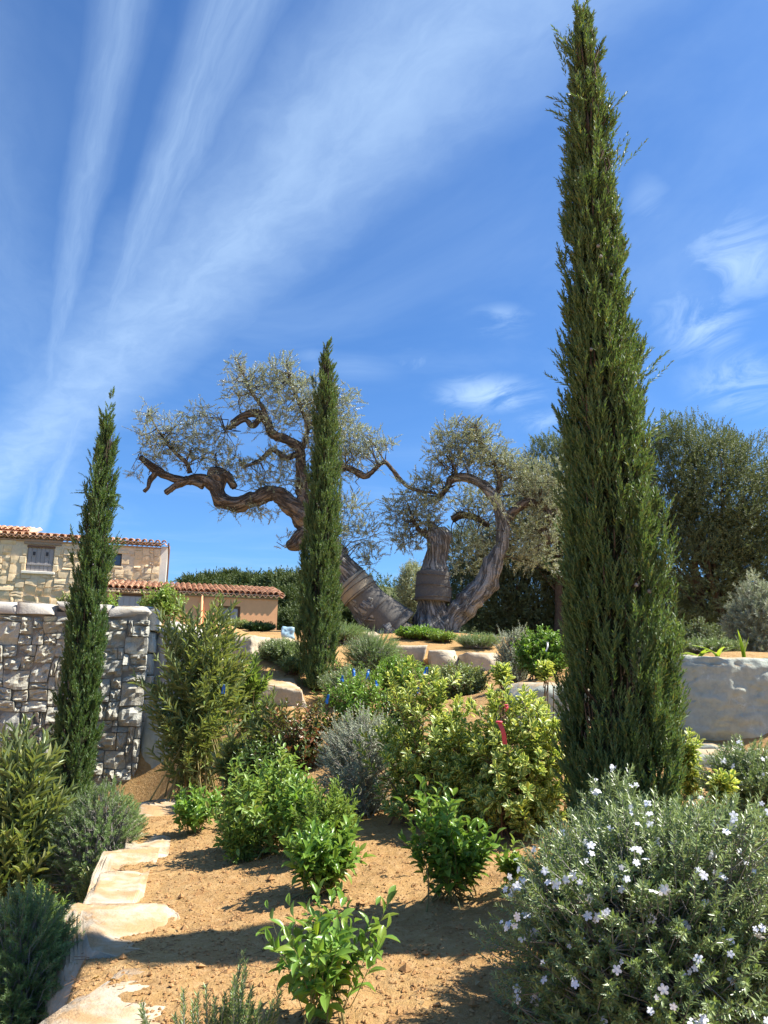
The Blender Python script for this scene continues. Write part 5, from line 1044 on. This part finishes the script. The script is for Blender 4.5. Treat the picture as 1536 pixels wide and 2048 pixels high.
r_, P, D, L = plant('flowering_bush', 'smaller white flowered bush by the thin slab at the right edge', 'flowering bush', 1500, 3.9, 1472, 92, 'west', L_WEST, 700, 182, .9, .0, 0, STEM_W, 30, 1.1, .6, 1., .2, .5, WG, .004)
flowers(r_, P, D, L, 20, 2, .014)
r_, P, D, L = plant('flowering_bush', 'white flowered shoots in front of the tall cypress foot', 'flowering bush', 1240, 2.75, 1528, 85, 'west', L_WEST, 260, 183, .8, .25, 0, STEM_W, 24, 1.4, 1., .6, .3, .3, WG, .004)
flowers(r_, P, D, L, 16, 3, .013)
# strap leaved plants on the block
for i, (px, py, hs, lab) in enumerate([(1488, 1262, 5, 'upright yellow green strap leaf plant on the big grey block'), (1435, 1288, 5, 'arching strap leaf plant on the big grey block'), (1400, 1300, 4, 'small strap leaf tuft at the left end of the big grey block')]):
    rg = np.random.default_rng(500+i); Y = 6.55; b = at(px, 1314, Y); ro = thing('strap_leaf_plant', lab, 'strap plant', b, 0, 'strap leaf plants on the block')
    for k in range(6):
        a = rg.uniform(0, 6.28); h = (1314-py)*mpp(Y)*rg.uniform(.6, 1.1); o = (.05 if i == 0 else .22)*rg.uniform(.5, 1.2); s = np.linspace(0, 1, 7)[:, None]; wv = np.array([-math.sin(a), math.cos(a), 0])
        q = np.array([math.cos(a), math.sin(a), 0])*o*s**1.4+np.array([0, 0, 1])*h*(s*(1.25 if i else 1)-(.45*s**2.5 if i else 0)); w_ = .016*(1-s**3)+.001
        V_ = np.concatenate([q-wv*w_, q+wv*w_-np.array([0, 0, .004]), q+np.array([0, 0, -.006])]); j = np.arange(6); f = np.concatenate([np.stack([j, j+14, j+15, j+1], 1), np.stack([j+14, j+7, j+8, j+15], 1)])
        uv_ = np.concatenate([np.stack([np.zeros(7), s[:, 0]], 1), np.stack([np.ones(7), s[:, 0]], 1), np.stack([np.full(7, .5), s[:, 0]], 1)]); obj('leaf', mesh_np('leaf', V_, f, L_STRAP, uv_), ro)
# ------------------------------------------------------------------ ribbons, tape, litter
def ribbon(name, label, cat, px, py, Y, h, wd, mt, seed, group=None, tails=3):
    rg = np.random.default_rng(seed); c = at(px, py, Y); parts = []
    for k in range(tails):
        s = np.linspace(0, 1, 9)[:, None]; a = rg.uniform(-.7, .7); q = np.array([math.sin(a)*.45*h, rg.uniform(-.03, .03), -h*math.cos(a)])*s+np.array([.008, -.012, 0])*np.sin(s*4+k*2)*.6; tw = s*rg.uniform(-1.5, 1.5)+rg.uniform(-.4, .4)
        side = np.concatenate([np.cos(tw), np.sin(tw), tw*0], 1)*wd/2; j = np.arange(8); parts.append((np.concatenate([q-side, q+side]), np.stack([j, j+9, j+10, j+1], 1)))
    V_, T = merge(parts); th = np.linspace(0, 6.283, 13); kv, kt = tube(np.stack([np.cos(th)*wd*.55, np.sin(th)*wd*.4, th*0], 1), np.full(13, wd*.22), 5); 
    o = obj(name, mesh_np(name, V_, T, mt), loc=tuple(c)); tag(o, label, cat, group); obj('knot', mesh_np('knot', kv, kt, mt), o); return o
BG = 'blue ribbons tied to shrubs'
for i, (px, py, Y, h, lab) in enumerate([(737, 1340, 6.45, .10, 'blue ribbon with hanging tails, largest in the middle of the tied shrub'), (707, 1338, 6.5, .08, 'blue ribbon just left of the largest one'), (685, 1352, 6.45, .06, 'short blue ribbon at the left of the tied shrub'), (657, 1390, 6.1, .09, 'blue ribbon low on the dark photinia'),
        (752, 1362, 6.4, .06, 'small blue ribbon just right of the largest one'), (838, 1372, 6.0, .07, 'blue ribbon behind the tall variegated shrub'), (853, 1335, 6.0, .08, 'pale end of blue ribbon above the tall variegated shrub'), (448, 1370, 7.2, .10, 'lone blue ribbon on the tall oleander')]):
    ribbon('ribbon', lab, 'ribbon', px, py, Y, h*.8, .013, BLUE, 600+i, BG)
o = ribbon('marker_tape', 'long pink marker tape hanging on the variegated shrub', 'tape', 998, 1444, 4.0, .13, .024, PINK, 620, 'pink tapes on the variegated shrub', 1)
ribbon('marker_tape', 'short red pink tape knotted higher on the same branch', 'tape', 1012, 1410, 4.05, .035, .016, PINK, 621, 'pink tapes on the variegated shrub', 2)
o = ribbon('plant_tag', 'white plant tag hanging in the bright green shrub', 'tag', 1095, 1285, 6.9, .085, .014, WHITE, 622, None, 1)
o = obj('plastic_sheet', rock_mesh('plastic_sheet', (.22, .2, .22), 630, TARP, box_=.6, sub=4, cuts=14, rough=.22, freq=5), loc=tuple(at(577, 1268, 13.2))); tag(o, 'crumpled pale blue plastic left of the middle cypress', 'plastic sheet')
rg = np.random.default_rng(44); n = 420; y = 2.1+5.*rg.random(n)**1.4; x = rg.uniform(-.4, .36, n)*y; x = np.maximum(x, edge_x(y)+.05); z = height(x, y)+.004; a = rg.uniform(0, 6.28, n); l = rg.uniform(.01, .045, n)
q = np.stack([x, y, z], 1); e = np.stack([np.cos(a)*l, np.sin(a)*l, rg.uniform(-.003, .012, n)], 1)
obj('straw_litter', mesh_np('straw_litter', *tubes(np.stack([q-e, q+np.array([0, 0, .004]), q+e], 1), np.full((n, 3), .0011), 3), STEM_B), kind='stuff')

n = 90; y = 2.2+4.5*rg.random(n)**1.4; x = np.maximum(rg.uniform(-.38, .34, n)*y, edge_x(y)+.06); z = height(x, y)+.008; a = rg.uniform(0, 6.28, n)
d = unit(np.stack([np.cos(a), np.sin(a), rg.uniform(-.25, .25, n)], 1)); nn = unit(np.array([0, 0, 1.])+rg.normal(0, .35, (n, 3))); nn = unit(nn-d*(nn*d).sum(1, keepdims=True))
obj('dry_leaf_litter', leaves_mesh('dry_leaf_litter', (np.stack([x, y, z], 1), d, nn, rg.uniform(.018, .045, n), rg.uniform(.008, .016, n)), LEAF_BROAD, leaf_mat('dry_leaf', (.30, .19, .08), (.42, .30, .15), .8, .15)), kind='stuff')
